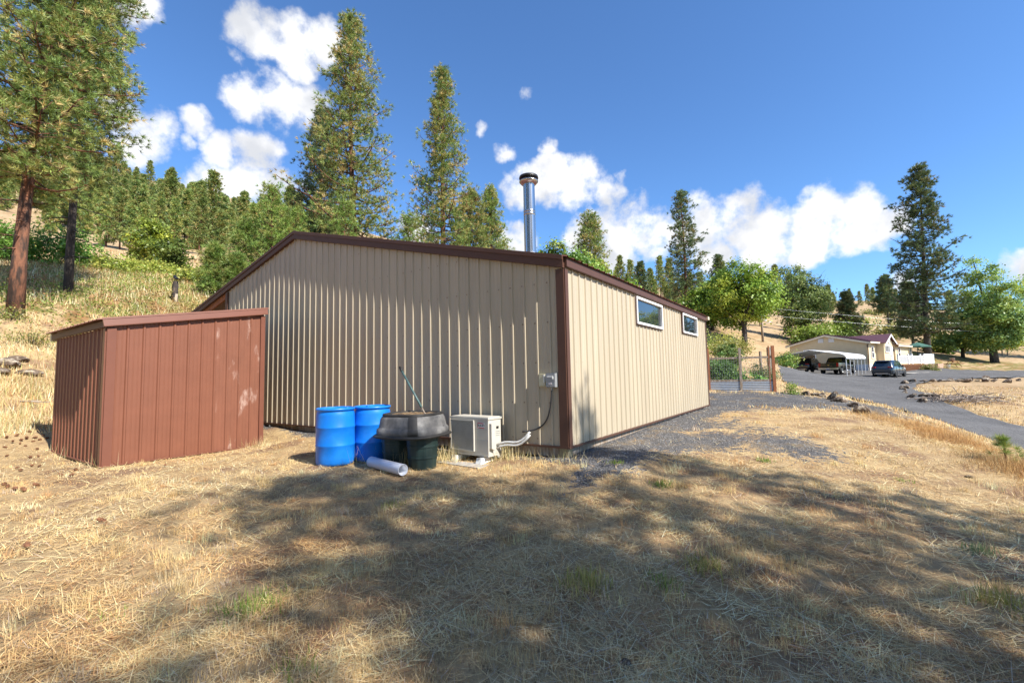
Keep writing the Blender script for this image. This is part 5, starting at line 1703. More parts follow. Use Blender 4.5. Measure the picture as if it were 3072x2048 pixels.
# patio umbrella, picnic table, buckets, planter
q = at(2752, 1045, 57)
um = empty('patio_umbrella', (q[0], q[1], DZ + .84), 0.3, 'dark green patio umbrella beside the house', 'umbrella')
b = MB()
for k in range(8):
    a0, a1 = k * math.pi / 4, (k + 1) * math.pi / 4
    b.add([(0, 0, 2.75), (1.35 * math.cos(a0), 1.35 * math.sin(a0), 2.25), (1.35 * math.cos(a1), 1.35 * math.sin(a1), 2.25), (1.36 * math.cos(a1), 1.36 * math.sin(a1), 2.10), (1.36 * math.cos(a0), 1.36 * math.sin(a0), 2.10)], [(0, 1, 2), (1, 4, 3, 2)])
b.build('canopy', M['canvas'], um)
MB().tube([(0, 0, -.84), (0, 0, 2.8)], 0.03, 8).build('mast', M['black'], um)
q = onground(2860, 1108, 56, 0)
pt = empty('picnic_table', q, 0.5, 'wooden picnic table on the lawn', 'table')
for k in range(5):
    MB().box((0, -0.30 + k * .15, 0.74), (1.8, 0.14, 0.045)).build('top_plank', M['cedar'], pt)
for y in (-.72, .72):
    MB().box((0, y, 0.44), (1.8, 0.26, 0.045)).build('bench_plank', M['cedar'], pt)
for x in (-.65, .65):
    MB().bar((x, -.18, .72), (x, -.62, 0), .09, .045).build('leg', M['cedar'], pt); MB().bar((x + .05, .18, .72), (x + .05, .62, 0), .09, .045).build('leg', M['cedar'], pt)
    MB().box((x - .045, 0, .41), (.04, 1.6, .09)).build('crossbar', M['cedar'], pt)
for (u, v, d, r_, h, z_, m_, lb) in ((2862, 1085, 56, .24, .34, .765, 'galv', 'metal wash tub standing on the picnic table'), (2846, 1112, 53.5, .2, .42, 0, 'white', 'white bucket on the gravel in front of the picnic table')):
    q = onground(u, v, d, 0)
    if z_: q = np.array([pt.location.x, pt.location.y, pt.location.z + z_])
    o_ = empty('bucket', q, 0, lb, 'bucket')
    MB().lathe([(0, 0), (r_ * .85, 0), (r_, h), (r_ * 1.05, h + .01), (r_ * .95, h), (r_ * .8, .04), (0, .04)], 16).build('pail', M[m_], o_)
    MB().tube([(r_ * math.cos(a), 0, h + .0 - .14 * math.sin(a)) for a in np.linspace(0, math.pi, 9)], .008, 5).build('bail', M['galv'], o_)
q = onground(2815, 1112, 53.5, 0)
o_ = empty('planter', q, dang, 'pinkish block planter at the end of the deck', 'planter')
for i in range(2):
    for j in range(3):
        MB().box((-.45 + j * .42 + (.1 if i else 0), 0, .14 + i * .26), (.40, .5, .245)).build('block', M['planter'], o_)
bush('deck_shrub', onground(2786, 1110, 50.6), (0.8, 0.5, 1.0), 1500, .12, 107, [(0.18, 0.17, 0.05), (0.12, 0.14, 0.04)], 'olive shrub against the deck skirt')
o_ = empty('walk_slab', onground(2755, 1117, 49.0, -.03), dang, 'pale concrete walk along the foot of the deck', 'walk')
MB().box((0, 0, .0), (7.0, 0.9, .08)).build('slab', M['conc'], o_)

# ------------------------------------------------------------------ carport
R1 = np.array([32.9, 45.0])
CZ = gz(R1[0], R1[1]) - .02
car_p = empty('carport', (R1[0], R1[1], CZ), hang, 'white metal carport with rounded eaves and thin posts', 'carport')
CWd, CLn, CE, CRs = 6.3, 5.2, 1.98, 0.80
for x in np.linspace(0, CLn, 6):
    for y in (0, CWd):
        MB().box((x, y, CE / 2 - .1), (.045, .045, CE + .1)).build('post', M['carroof'], car_p)
for y in (0, CWd):
    MB().box((CLn / 2, y, .03), (CLn, .07, .07)).build('base_rail', M['galv'], car_p)


def arch(y0, y1, z0, z1):
    # rounded eave then straight slope
    return [(y0, z0 - .12), (y0 + .02 * np.sign(y1 - y0), z0 + .06), (y0 + .16 * np.sign(y1 - y0), z0 + .24), (y0 + .42 * np.sign(y1 - y0), z0 + .36), (y1, z1)]


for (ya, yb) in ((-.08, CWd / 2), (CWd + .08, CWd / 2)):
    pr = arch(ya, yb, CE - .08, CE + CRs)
    n_ = 6
    for k in range(n_):
        x0, x1 = -.15 + k * (CLn + .3) / n_, -.15 + (k + 1) * (CLn + .3) / n_
        vs = []
        for x, h_ in ((x0, 0), (x0 + .04, .025), (x0 + .09, .025), (x0 + .13, 0), ((x0 + x1) / 2 - .04, 0), ((x0 + x1) / 2 - .02, .02), ((x0 + x1) / 2 + .02, .02), ((x0 + x1) / 2 + .04, 0), (x1, 0)):
            for (y, z) in pr: vs.append((x, y, z + h_))
        m_ = len(pr)
        MB().add(vs, [(i * m_ + j, (i + 1) * m_ + j, (i + 1) * m_ + j + 1, i * m_ + j + 1) for i in range(8) for j in range(m_ - 1)]).build('roof_panel', M['carroof'], car_p)
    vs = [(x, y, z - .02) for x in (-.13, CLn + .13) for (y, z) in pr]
    MB().add(vs, [(j, j + 1, m_ + j + 1, m_ + j) for j in range(m_ - 1)]).build('underside', M['greybox'], car_p)  # unpainted galvanised underside, its grey taken darker to carry the roof's shade
    for x in np.linspace(0, CLn, 6):
        MB().tube([(x, y, z - .05) for (y, z) in pr], .03, 5).build('bow', M['galv'], car_p)


# ------------------------------------------------------------------ vehicles (x forward, y left, z up; rear bumper at x = 0)
def loft(st, n_side=None):
    """stations: (x, [(y, z) half section from bottom to top])"""
    b_ = MB()
    k = len(st[0][1])
    vs = []
    for (x, hs) in st:
        for (y, z) in hs: vs.append((x, y, z))
        for (y, z) in reversed(hs): vs.append((x, -y, z))
    m_ = 2 * k
    fs = [(i * m_ + j, i * m_ + (j + 1) % m_, (i + 1) * m_ + (j + 1) % m_, (i + 1) * m_ + j) for i in range(len(st) - 1) for j in range(m_)]
    b_.add(vs, fs, True)
    b_.add(vs[:m_], [tuple(range(m_))]); b_.add(vs[-m_:], [tuple(reversed(range(m_)))])
    return b_


def wheel(parent, x, y, r_, w=.24):
    o_ = empty('wheel', (x, y, r_)); o_.parent = parent
    s_ = 1 if y > 0 else -1
    mt_ = Matrix.Rotation(-math.pi / 2 * s_, 3, 'X')
    MB().lathe([(r_ * .62, -w / 2), (r_ * .93, -w / 2), (r_, -w * .35), (r_, w * .35), (r_ * .93, w / 2), (r_ * .62, w / 2)], 28, mat=mt_).build('tyre', M['tyre'], o_)
    b_ = MB().lathe([(r_ * .64, w * .42), (r_ * .60, w * .40), (r_ * .56, w * .2), (0, w * .2)], 24, mat=mt_)
    for q_ in range(5):
        a = q_ * 2 * math.pi / 5
        b_.bar(Vector((math.cos(a) * .05, s_ * w * .34, math.sin(a) * .05)), Vector((math.cos(a) * r_ * .6, s_ * w * .36, math.sin(a) * r_ * .6)), .07, .03, (0, 1, 0))
    b_.build('rim', M['rim'], o_)


def sect(w, zb, zs, zt, wt, sh=.06):
    """half section: sill, side, belt, tumblehome, roof"""
    return [(w * .86, zb), (w * .97, zb + .12), (w, zs * .62 + zb * .38), (w * .975, zs), (wt + (w * .975 - wt) * .12, zt - sh * 1.4), (wt * .93, zt - sh * .35), (wt * .6, zt)]


def suv(name, loc, rz, paint, label, Lg=4.75, Wd=1.92, Ht=1.70, cat='car', emblem=False):
    c = empty(name, loc, rz, label, cat)
    w = Wd / 2
    be = 1.05
    st = [(0.0, sect(w * .80, .42, .72, .80, w * .74)), (0.06, sect(w * .93, .36, .88, 1.00, w * .80)), (.16, sect(w * .97, .30, .98, 1.12, w * .80)), (.42, sect(w * .99, .26, 1.02, Ht - .14, w * .72)), (.70, sect(w, .24, 1.03, Ht - .03, w * .74)),
          (1.6, sect(w, .22, 1.0, Ht, w * .77)), (2.5, sect(w, .22, .98, Ht - .02, w * .76)), (2.95, sect(w, .22, .97, Ht - .13, w * .72)), (3.45, sect(w, .23, .95, 1.14, w * .70)), (3.6, sect(w * .99, .24, .94, 1.08, w * .72)), (4.2, sect(w * .97, .26, .88, .98, w * .68)), (4.6, sect(w * .88, .30, .74, .82, w * .58)), (Lg, sect(w * .74, .36, .60, .66, w * .5))]
    loft(st).build('body', M[paint], c)
    # glazing, set just proud of the body
    e_ = .012
    MB().add([(.19 - e_, -w * .70, 1.12), (.19 - e_, w * .70, 1.12), (.43 - e_, w * .64, Ht - .17), (.43 - e_, -w * .64, Ht - .17)], [(3, 2, 1, 0)]).build('rear_window', M['dglass'], c)
    MB().add([(3.40 + e_, -w * .66, 1.17), (3.40 + e_, w * .66, 1.17), (2.98 + e_, w * .62, Ht - .17), (2.98 + e_, -w * .62, Ht - .17)], [(0, 1, 2, 3)]).build('windscreen', M['dglass'], c)
    for s_ in (1, -1):
        for (xa, xb, xc, xd) in ((.60, 1.02, 1.02, .86), (1.08, 2.0, 2.0, 1.08), (2.07, 3.05, 2.75, 2.07)):
            yb_, yt = s_ * (w * .975 + .004), s_ * (w * .80 + .012)
            MB().add([(xa, yb_, 1.05), (xb, yb_, 1.04), (xc, yt, Ht - .14), (xd, yt, Ht - .14)], [(0, 1, 2, 3) if s_ < 0 else (3, 2, 1, 0)]).build('side_window', M['dglass'], c)
        MB().box((.06, s_ * w * .70, .985), (.12, w * .38, .085), Matrix.Rotation(-.28 * s_, 3, 'Z')).build('taillight', M['taillight'], c)
        MB().box((2.72, s_ * (w + .10), 1.06), (.14, .2, .14)).build('wing_mirror', M[paint], c)
        for x in (1.05, 2.02, 3.0):
            MB().box((x, s_ * (w + .001), .72), (.012, .012, .52)).build('door_seam', M['black'], c)
        for x in (1.25, 2.2):
            MB().box((x, s_ * (w + .004), .93), (.17, .03, .03)).build('door_handle', M[paint], c)
        for x in (.92, Lg - .98):
            b_ = MB(); b_.lathe([(.395, -.02), (.395, .012), (.0, .012)], 24, (x, s_ * (w - .012), .36), mat=Matrix.Rotation(-math.pi / 2 * s_, 3, 'X')); b_.build('wheel_arch', M['blackplas'], c)
            wheel(c, x, s_ * (w - .10), .355)
        MB().tube([(.02, s_ * w * .62, .33), (-.03, s_ * w * .62, .33)], .045, 8).build('exhaust_tip', M['chrome'], c)
    MB().box((.015, 0, .45), (.12, w * 1.62, .2)).build('rear_bumper', M['blackplas'], c)
    MB().box((-.045, 0, .36), (.03, w * 1.1, .07)).build('skid_trim', M['chrome'], c)
    MB().box((.035, 0, .79), (.02, .32, .16)).build('licence_plate', M['plate'], c)
    MB().box((.40, 0, Ht - .06), (.28, w * 1.3, .03)).build('roof_spoiler', M[paint], c)
    return c


q = at(2650, 1131, 44.6)
RH = hang
qv = np.array([35.2, 43.6]); suv('suv', (qv[0], qv[1], gz(*qv) + .035), hang, 'suvpaint', 'dark slate blue SUV parked on the gravel driveway', Ht=1.68).scale = (.95, .93, .97)
qv = R1 + GVv * 4.45 + EV * 0.9
suv('suv', (qv[0], qv[1], gz(*qv) + .035), hang, 'darkpaint', 'black SUV in the shade at the left under the carport', Ht=1.74, Wd=1.98, Lg=4.95).scale = (.88, .88, .88)
# pickup
qv = R1 + GVv * 1.75 + EV * 0.6
tk = empty('pickup_truck', (qv[0], qv[1], gz(*qv) + .035), hang, 'black pickup truck with chrome bumper under the carport', 'truck')
tk.scale = (.9, .9, .9)
w = 1.0
b = loft([(2.0, sect(w * .98, .45, 1.22, 1.3, w * .9)), (2.02, sect(w, .42, 1.22, 1.80, w * .72)), (2.25, sect(w, .40, 1.22, 1.90, w * .76)), (3.3, sect(w, .40, 1.2, 1.92, w * .78)), (3.85, sect(w, .40, 1.18, 1.76, w * .72)), (4.35, sect(w, .42, 1.16, 1.32, w * .74)), (5.2, sect(w * .98, .44, 1.08, 1.2, w * .72)), (5.75, sect(w * .9, .48, .95, 1.05, w * .66))]); b.build('cab', M['truckpaint'], tk)
b = MB(); b.box((1.0, 0, .80), (2.0, 2 * w - .02, .40)); b.box((1.0, w - .06, 1.12), (2.0, .12, .26)); b.box((1.0, -w + .06, 1.12), (2.0, .12, .26)); b.build('bed', M['truckpaint'], tk)
MB().box((-.02, 0, .99), (.06, 1.56, .50)).build('tailgate', M['truckpaint'], tk)
b = MB(); b.add([(-.056, -.13, .985), (-.056, -.05, .985), (-.056, -.03, .955), (-.056, .03, .955), (-.056, .05, .985), (-.056, .13, .985), (-.056, .11, 1.02), (-.056, .05, 1.02), (-.056, .03, 1.05), (-.056, -.03, 1.05), (-.056, -.05, 1.02), (-.056, -.11, 1.02)], [(0, 1, 7, 11) if False else (11, 10, 9, 8, 7, 6, 5, 4, 3, 2, 1, 0)]); b.build('emblem', M['gold'], tk)
for s_ in (1, -1):
    MB().box((-.01, s_ * .90, 1.03), (.10, .20, .44)).build('taillight', M['taillight'], tk)
    for x in (.95, 4.75):
        MB().lathe([(.47, -.02), (.47, .012), (0, .012)], 24, (x, s_ * (w - .012), .43), mat=Matrix.Rotation(-math.pi / 2 * s_, 3, 'X')).build('wheel_arch', M['blackplas'], tk)
        wheel(tk, x, s_ * (w - .1), .41, .27)
    for (xa, xb, xc, xd) in ((2.25, 2.95, 2.95, 2.35), (3.02, 4.0, 3.72, 3.02)):
        yb_, yt = s_ * (w * .98), s_ * (w * .83)
        MB().add([(xa, yb_, 1.24), (xb, yb_, 1.24), (xc, yt, 1.78), (xd, yt, 1.78)], [(0, 1, 2, 3) if s_ < 0 else (3, 2, 1, 0)]).build('side_window', M['dglass'], tk)
    MB().box((3.75, s_ * (w + .14), 1.22), (.12, .24, .26)).build('wing_mirror', M['truckpaint'], tk)
    MB().tube([(2.1, s_ * (w + .03), .42), (4.2, s_ * (w + .03), .42)], .04, 8).build('side_step', M['chrome'], tk)
MB().box((-.10, 0, .60), (.18, 1.94, .20)).build('rear_bumper', M['chrome'], tk)
MB().box((-.198, 0, .58), (.02, .32, .15)).build('licence_plate', M['plate'], tk)
MB().add([(1.99, -.74, 1.28), (1.99, .74, 1.28), (2.00, .66, 1.76), (2.00, -.66, 1.76)], [(3, 2, 1, 0)]).build('rear_window', M['dglass'], tk)
MB().box((-.19, 0, .42), (.2, .08, .08)).build('tow_hitch', M['black'], tk)
# ------------------------------------------------------------------ unseen pines: right ones shade the yard, left ones are added to block skylight
def shade_tree(loc, meshes, s, rz, label):
    o_ = empty('ponderosa_pine', (loc[0], loc[1], gz(loc[0], loc[1]) - .1), rz, label, 'tree', 'pines around the yard')
    o_.scale = (s, s, s)
    link('trunk', meshes[0], o_); link('crown', meshes[1], o_)


mS = pine(16.0, 0.26, 0.30, 3.6, 120, 44, 12, 0.26, 0.03, 51, up=0.15, shape=0.45)
shade_tree((9.1, -3.3), mS, 0.92, 0.3, 'broad pine standing off to the right of the yard')
shade_tree((7.0, -5.5), mS, 0.72, 2.2, 'second broad pine off to the right behind the viewer')
shade_tree((6.6, -2.4), mS, 0.58, 3.3, 'smaller pine off to the right close to the viewer')
mT = pine(12.0, 0.14, 0.3, 1.1, 60, 26, 12, 0.25, 0.03, 52, up=0.3, shape=0.75)
shade_tree((9.9, -0.05), mT, 1.0, 2.3, 'slim pine off to the right nearer the barn')
shade_tree((-5.5, -9.5), mS, 1.05, 1.0, 'pine added behind the viewer on the left to block sky light')  # from here on, pines added to cut the sky light reaching the gable
shade_tree((-12.5, -5.0), mS, 1.15, 5.0, 'pine added far to the left behind the viewer to block sky light')
shade_tree((-17.5, -1.0), mS, 1.1, 2.0, 'pine added at the far left level with the viewer to block sky light')
shade_tree((-9.5, -12.0), mS, 1.15, 3.1, 'pine added behind the viewer to the left, second row, to block sky light')
shade_tree((-2.0, -14.5), mS, 1.1, 0.7, 'pine added behind the viewer, second row, to block sky light')
shade_tree((-18.5, -9.0), mS, 1.2, 4.4, 'pine added far behind to the left, second row, to block sky light')

# ------------------------------------------------------------------ stump with a raven
q = onground(525, 915, 21.5, 0.15)
o_ = empty('charred_stump', q, 0.4, 'charred broken stump standing in the golden grass', 'stump')
b = MB(); n = 12
rs = np.random.default_rng(8)
rings = []
for (z, r_) in ((0, .15), (.2, .125), (.5, .115), (.8, .12), (1.0, .10)):
    rings.append([(r_ * (1 + .12 * rs.normal()) * math.cos(2 * math.pi * k / n), r_ * (1 + .12 * rs.normal()) * math.sin(2 * math.pi * k / n), z + (.10 * rs.random() if z == 1.0 else 0)) for k in range(n)])
ringsolid(b, rings, cap_top=True); b.build('trunk_shell', M['charred'], o_)
MB().box((.06, -.105, .22), (.10, .03, .42), Matrix.Rotation(.1, 3, 'Y')).build('bare_wood_scar', M['bleached'], o_)
rv = empty('raven', (q[0], q[1], q[2] + 1.04), math.radians(150), 'black raven perched on the charred stump', 'bird')
me = bpy.data.meshes.new('raven_body')
bv = [(-.30, 0, .10), (-.15, 0, .13), (0, 0, .17), (.10, 0, .24), (.15, 0, .31), (.20, 0, .32), (.27, 0, .305)]
sk = MB(); sk.tube(bv, [.02, .05, .078, .062, .045, .028, .006], 12)
sk.tube([(-.14, .045, .12), (-.02, .075, .17), (.07, .06, .21)], [.012, .035, .02], 8); sk.tube([(-.14, -.045, .12), (-.02, -.075, .17), (.07, -.06, .21)], [.012, .035, .02], 8)
for s_ in (.03, -.03):
    sk.tube([(0.01, s_, .12), (.02, s_, .02), (.05, s_, .005)], [.014, .008, .006], 6)
sk.build('body', M['raven'], rv)

# ------------------------------------------------------------------ rocks
def rock_mesh(seed, flat=1.0):
    r = np.random.default_rng(seed)
    import bmesh
    bm = bmesh.new()
    bmesh.ops.create_icosphere(bm, subdivisions=2, radius=1.0)
    off = Vector((r.random() * 50, r.random() * 50, r.random() * 50))
    cuts = [(Vector(unit(r.normal(size=3))), r.uniform(.38, .75)) for _ in range(11)]
    for v in bm.verts:
        p_ = v.co.copy()
        p_ *= 1 + .35 * mnoise.noise(p_ * 1.1 + off) + .12 * mnoise.noise(p_ * 3 + off)
        for nn_, dd_ in cuts:
            e_ = p_.dot(nn_) - dd_
            if e_ > 0: p_ -= nn_ * e_ * .96
        p_.z *= flat
        v.co = p_
    me_ = bpy.data.meshes.new('stone'); bm.to_mesh(me_); bm.free()
    me_.materials.append(M['rock'])
    return me_


RM = [rock_mesh(200 + i, f) for i, f in enumerate((.7, .8, .6, 1.0, .75))]


def rock(u, v, w, h, k, label, group, d=None):
    """a rock w x h pixels large in the photo"""
    g_ = gnd(u, v + h / 2) if d is None else onground(u, v, d, 0)
    dd_ = g_[1]
    sx = w / FPX * dd_ / 2 * 1.4; sz = h / FPX * dd_ / 2 / (.75) * 1.45
    o_ = link('rock', RM[k % 5])
    o_.location = (g_[0], g_[1], g_[2] + sz * .35)
    o_.scale = (sx, sx * .8, sz); o_.rotation_euler = (0, 0, k * 1.3)
    return tag(o_, label, 'rock', group)


def zz(x, y):
    return 2650 + x / 5.573, 1000 + y / 5.573


ROW = [(345, 815, 105, 60), (480, 790, 150, 50), (345, 880, 110, 80), (300, 905, 60, 50), (660, 795, 110, 40), (820, 790, 100, 35), (940, 795, 70, 45), (1000, 785, 90, 40), (1120, 782, 110, 50), (1250, 790, 80, 40), (1390, 782, 170, 45), (1480, 755, 35, 60), (1560, 780, 60, 30), (1710, 768, 140, 80), (1855, 780, 80, 50), (2075, 795, 140, 65), (2255, 770, 60, 50)]
names = ['dark square rock at the corner of the driveway', 'long pale flat rock right of the dark corner rock', 'pale lumpy rock below the dark corner rock', 'small dark rock at the driveway bend', None, None, None, None, None, None, 'long pale rock in the middle of the far rock row', 'small upright rock in the far rock row', None, 'largest dark rock in the far rock row', None, 'pale topped rock near the right end of the far row', 'small upright rock at the right end of the far row']
for i, (x, y, w, h) in enumerate(ROW):
    u, v = zz(x, y)
    rock(u, v, w / 5.573, h / 5.573, i, names[i] or ORD[i - 4] + ' small rock along the far row right of the pale flat rock', 'rocks along the driveway')
for i, (x, y, w, h, lb) in enumerate(((1075, 295, 50, 40, 'rock on the driveway bend below the corner rocks'), (1105, 335, 50, 35, 'flat rock lower down the driveway bend'), (1175, 372, 75, 50, 'rounded grey rock at the tip of the dry bed'), (1280, 420, 90, 60, 'pale rock nearest the road in the dry bed'), (1435, 390, 55, 60, 'upright brown rock beside the brush pile'), (1330, 355, 130, 60, 'low brown mound like rock left of the brush pile'))):
    rock(2400 + x / 3.5, 1080 + y / 3.5, w / 3.5, h / 3.5, i + 2, lb, 'rocks along the driveway')
for i, (x, y, w, h, lb) in enumerate(((62, 342, 90, 50, 'leftmost brown rock at the gravel edge by the fence'), (160, 352, 80, 40, 'flat brown rock second from the fence'), (240, 365, 70, 45, 'low dark rock third from the fence'), (345, 370, 90, 100, 'tall grey pointed rock on the gravel edge'), (400, 412, 150, 55, 'grassy grey rock right of the tall pointed rock'), (560, 465, 110, 60, 'brown rock behind the big upright rock'), (640, 505, 130, 130, 'big upright brown rock on the bank above the driveway'))):
    u, v = 2400 + x / 3.5, 1080 + y / 3.5
    rock(u, v, w / 3.5, h / 3.5, i + 1, lb, 'rocks at the gravel edge')
for i, (u, v, w, h, lb) in enumerate(((22, 1085, 60, 22, 'dark slab of rock on the left bank'), (60, 1075, 50, 16, 'small dark rock above the slab on the left bank'), (15, 1110, 50, 20, 'dark rock under the slab on the left bank'), (90, 1120, 55, 16, 'flat grey rock right of the slab on the left bank'))):
    rock(u, v, w, h, i, lb, 'rocks on the left bank')
rock(2905, 1430, 16, 12, 2, 'small stone in the grass at right below the bank', None)
rock(1877, 2005, 34, 22, 3, 'grey stone in the bottom foreground grass', None)

# brush pile
q = gnd(2880, 1203)
bp_ = empty('brush_pile', q, 0.2, 'low pile of grey dead branches on dry ground beyond the road', 'brush pile')
b = MB(); rb_ = np.random.default_rng(12)
for i in range(230):
    c = rb_.normal(size=3) * np.array([.85, .5, .10]); c[2] = abs(c[2]) + .05
    d_ = unit(rb_.normal(size=3) * np.array([1, .7, .22])) * rb_.uniform(.12, .42)
    b.tube([c - d_, c + rb_.normal(size=3) * .04, c + d_], [.016 * rb_.uniform(.5, 1.4), .013, .004], 4, cap=False)
for i in range(9):
    c = rb_.normal(size=3) * np.array([1.0, .4, .1]); d_ = np.array([rb_.normal() * .5, rb_.normal() * .3, rb_.uniform(.25, .5)])
    b.tube([c, c + d_ * .6, c + d_ + rb_.normal(size=3) * .1], [.02, .012, .004], 4, cap=False)
b.build('branches', M['stick'], bp_)

# fence posts with wire beyond the lawn
for i, (u, v0, v1) in enumerate(((2946, 1068, 1092), (2960, 1069, 1092), (3010, 1070, 1094), (3026, 1068, 1095), (2900, 1068, 1090))):
    q = onground(u, v1, 76, 0.2)
    o_ = empty('field_post', q, 0, ('leftmost', 'second', 'third', 'rightmost', 'hidden')[i] + ' brown field fence post beyond the lawn' if i < 4 else 'brown field fence post left of the others under the trees', 'post', 'field fence posts')
    MB().box((0, 0, .85), (.12, .12, 1.9)).build('post_shaft', M['wood'], o_)

# pine cones on the grass at left
cmsh = MB()
for i in range(5):
    z = -.04 + i * .02; r_ = (.018, .034, .038, .030, .016)[i]
    for k in range(8):
        a = k * math.pi / 4 + i * .4
        cmsh.add([(math.cos(a - .3) * r_ * .5, math.sin(a - .3) * r_ * .5, z), (math.cos(a + .3) * r_ * .5, math.sin(a + .3) * r_ * .5, z), (math.cos(a) * r_ * 1.15, math.sin(a) * r_ * 1.15, z + .018)], [(0, 1, 2)])
cmsh.lathe([(0, -.05), (.02, -.035), (.024, 0), (.016, .035), (0, .05)], 7)
cme = cmsh.mesh('pine_cone'); cme.materials.append(M['cone'])
rcn = np.random.default_rng(21)
CONES = [(12, 1460), (22, 1465), (45, 1472), (70, 1475), (52, 1408), (62, 1416), (95, 1402), (118, 1404), (150, 1330), (20, 1372), (115, 1372), (90, 1375), (182, 1430), (215, 1430), (228, 1415), (38, 1330), (60, 1336), (75, 1345), (15, 1345), (120, 1325), (130, 1310), (105, 1318), (50, 1310), (14, 1300), (90, 1298), (80, 1318), (20, 1315), (140, 1322), (100, 1330), (64, 1322), (108, 1460), (305, 1570), (80, 1652), (130, 1340), (112, 1350), (178, 1348), (495, 1400)]
for (u, v) in CONES:
    g_ = gnd(u, v)
    o_ = link('pine_cone', cme); s_ = rcn.uniform(.6, 1.0)
    o_.location = (g_[0], g_[1], g_[2] + .03); o_.scale = (s_,) * 3; o_.rotation_euler = (rcn.uniform(1, 2.1), rcn.uniform(-.4, .4), rcn.uniform(0, 6))
    tag(o_, 'brown pine cone lying on the dry grass near the shed', 'pine cone', 'pine cones by the shed')
# fallen stick on the left bank
g_ = gnd(70, 1212)
o_ = empty('fallen_branch', g_, 0.2, 'thin grey fallen branch on the grass left of the shed', 'branch')
MB().tube([(-.5, 0, .05), (0, .05, .07), (.6, -.02, .03)], [.03, .024, .01], 6).build('limb', M['stick'], o_)
MB().tube([(0, .05, .07), (.3, .2, .1)], [.014, .005], 5).build('twig', M['stick'], o_)

# ------------------------------------------------------------------ shrubs
BRT = [(0.10, 0.19, 0.03), (0.14, 0.24, 0.04), (0.07, 0.14, 0.025)]
OLV = [(0.20, 0.21, 0.055), (0.15, 0.17, 0.05), (0.26, 0.24, 0.06)]
LIM = [(0.24, 0.28, 0.05), (0.18, 0.23, 0.045), (0.30, 0.28, 0.06)]
for (u, v, d, R3, nl_, sd, pal, lb) in (
        (25, 830, 26, (2.0, 1.3, 2.4), 4000, 301, BRT, 'deep green bush behind the nearest pine trunk'),
        (135, 815, 27, (1.9, 1.3, 2.3), 3600, 302, BRT, 'deep green bush between the two pine trunks'),
        (250, 800, 31, (1.4, 1.2, 1.3), 2200, 303, BRT, 'green bush right behind the leaning pine'),
        (60, 690, 42, (2.4, 1.5, 2.0), 2200, 304, OLV, 'olive shrub high on the slope between pine trunks'),
        (330, 868, 28, (1.5, 1.1, 1.1), 1900, 305, LIM, 'lime shrub low in the middle of the slope'),
        (380, 850, 30, (1.7, 1.1, 1.1), 1900, 306, LIM, 'lime shrub up the slope left of the stump'),
        (570, 862, 29, (1.3, 1.0, .9), 1500, 307, LIM, 'lime shrub right behind the stump'),
        (430, 835, 34, (1.8, 1.0, .8), 1400, 308, LIM, 'flat lime shrub below the leafy pair of trees'),
        (520, 828, 36, (1.8, 1.0, .8), 1400, 309, LIM, 'flat lime shrub under the darker leafy tree'),
        (600, 845, 33, (1.4, 1.0, 1.0), 1400, 310, LIM, 'yellow green shrub beside the thin young pine'),
        (30, 985, 15, (.7, .6, .5), 900, 311, OLV, 'low weed clump in the golden grass at left edge'),
        (95, 1000, 14.4, (.8, .5, .5), 900, 312, OLV, 'low green weeds in the golden grass above the shed'),
        (2150, 1000, 44, (2.2, 1.5, 2.2), 3200, 313, LIM, 'yellow green shrub on the slope past the barn end'),
        (2190, 1020, 40, (1.8, 1.2, 1.6), 2400, 314, OLV, 'olive shrub behind the garden'),
        (2350, 1078, 44, (1.4, 1.0, 1.6), 1800, 315, GRN_DARK, 'dark shrub at the left end of the carport'),
        (2620, 930, 165, (5, 3, 2.6), 1200, 316, OLV, 'olive thicket on the bare right hill'),
        (2565, 985, 110, (6, 3, 2.2), 1400, 317, LIM, 'lime thicket right behind the house ridge'),
        (2680, 1010, 95, (6, 2, 2.0), 1400, 318, OLV, 'low olive thicket behind the entry gable'),
        (2960, 1050, 90, (9, 3, 4), 2400, 319, OLV, 'olive thicket behind the aspen'),
        (2830, 1070, 72, (3, 2, 2.6), 1800, 320, GRN_DARK, 'shaded shrub left of the picnic table trees'),
        (2375, 1158, 19.3, (.33, .3, .5), 700, 321, [(0.20, 0.27, 0.04), (0.14, 0.21, 0.04)], 'small round green bush at the gravel edge by the fence')):
    bush('shrub', onground(u, v, d), R3, nl_, (.16 if d < 50 else .5) if d > 20 else .06, sd, pal, lb, 'shrubs', 45, .22 * max(R3[0], .6) / 1.2)
# pine seedling at the right
g_ = gnd(3018, 1392)
ms = pine(.34, .005, .05, .20, 13, 8, 9, .11, .0035, 71, PAL_YOUNG * 1.3, (.3, .3, .2, .15, .05), up=.7)
tree('pine_seedling', ms, g_, 0, label='tiny pine seedling on the bank above the road', cat='seedling')

# ------------------------------------------------------------------ grass and other ground stuff
rg = np.random.default_rng(77)
STRAW = np.array([(.82, .61, .31), (.76, .54, .25), (.66, .44, .20), (.86, .70, .41), (.60, .35, .16), (.58, .47, .36)])
SW_ = (.27, .25, .17, .17, .07, .07)
RUSS = np.array([(.50, .29, .13), (.58, .37, .17), (.42, .24, .11), (.64, .47, .25)])
GOLD = np.array([(.80, .65, .36), (.73, .57, .28), (.84, .73, .46), (.62, .48, .22), (.42, .42, .16)])
gVs, gCs = [], []


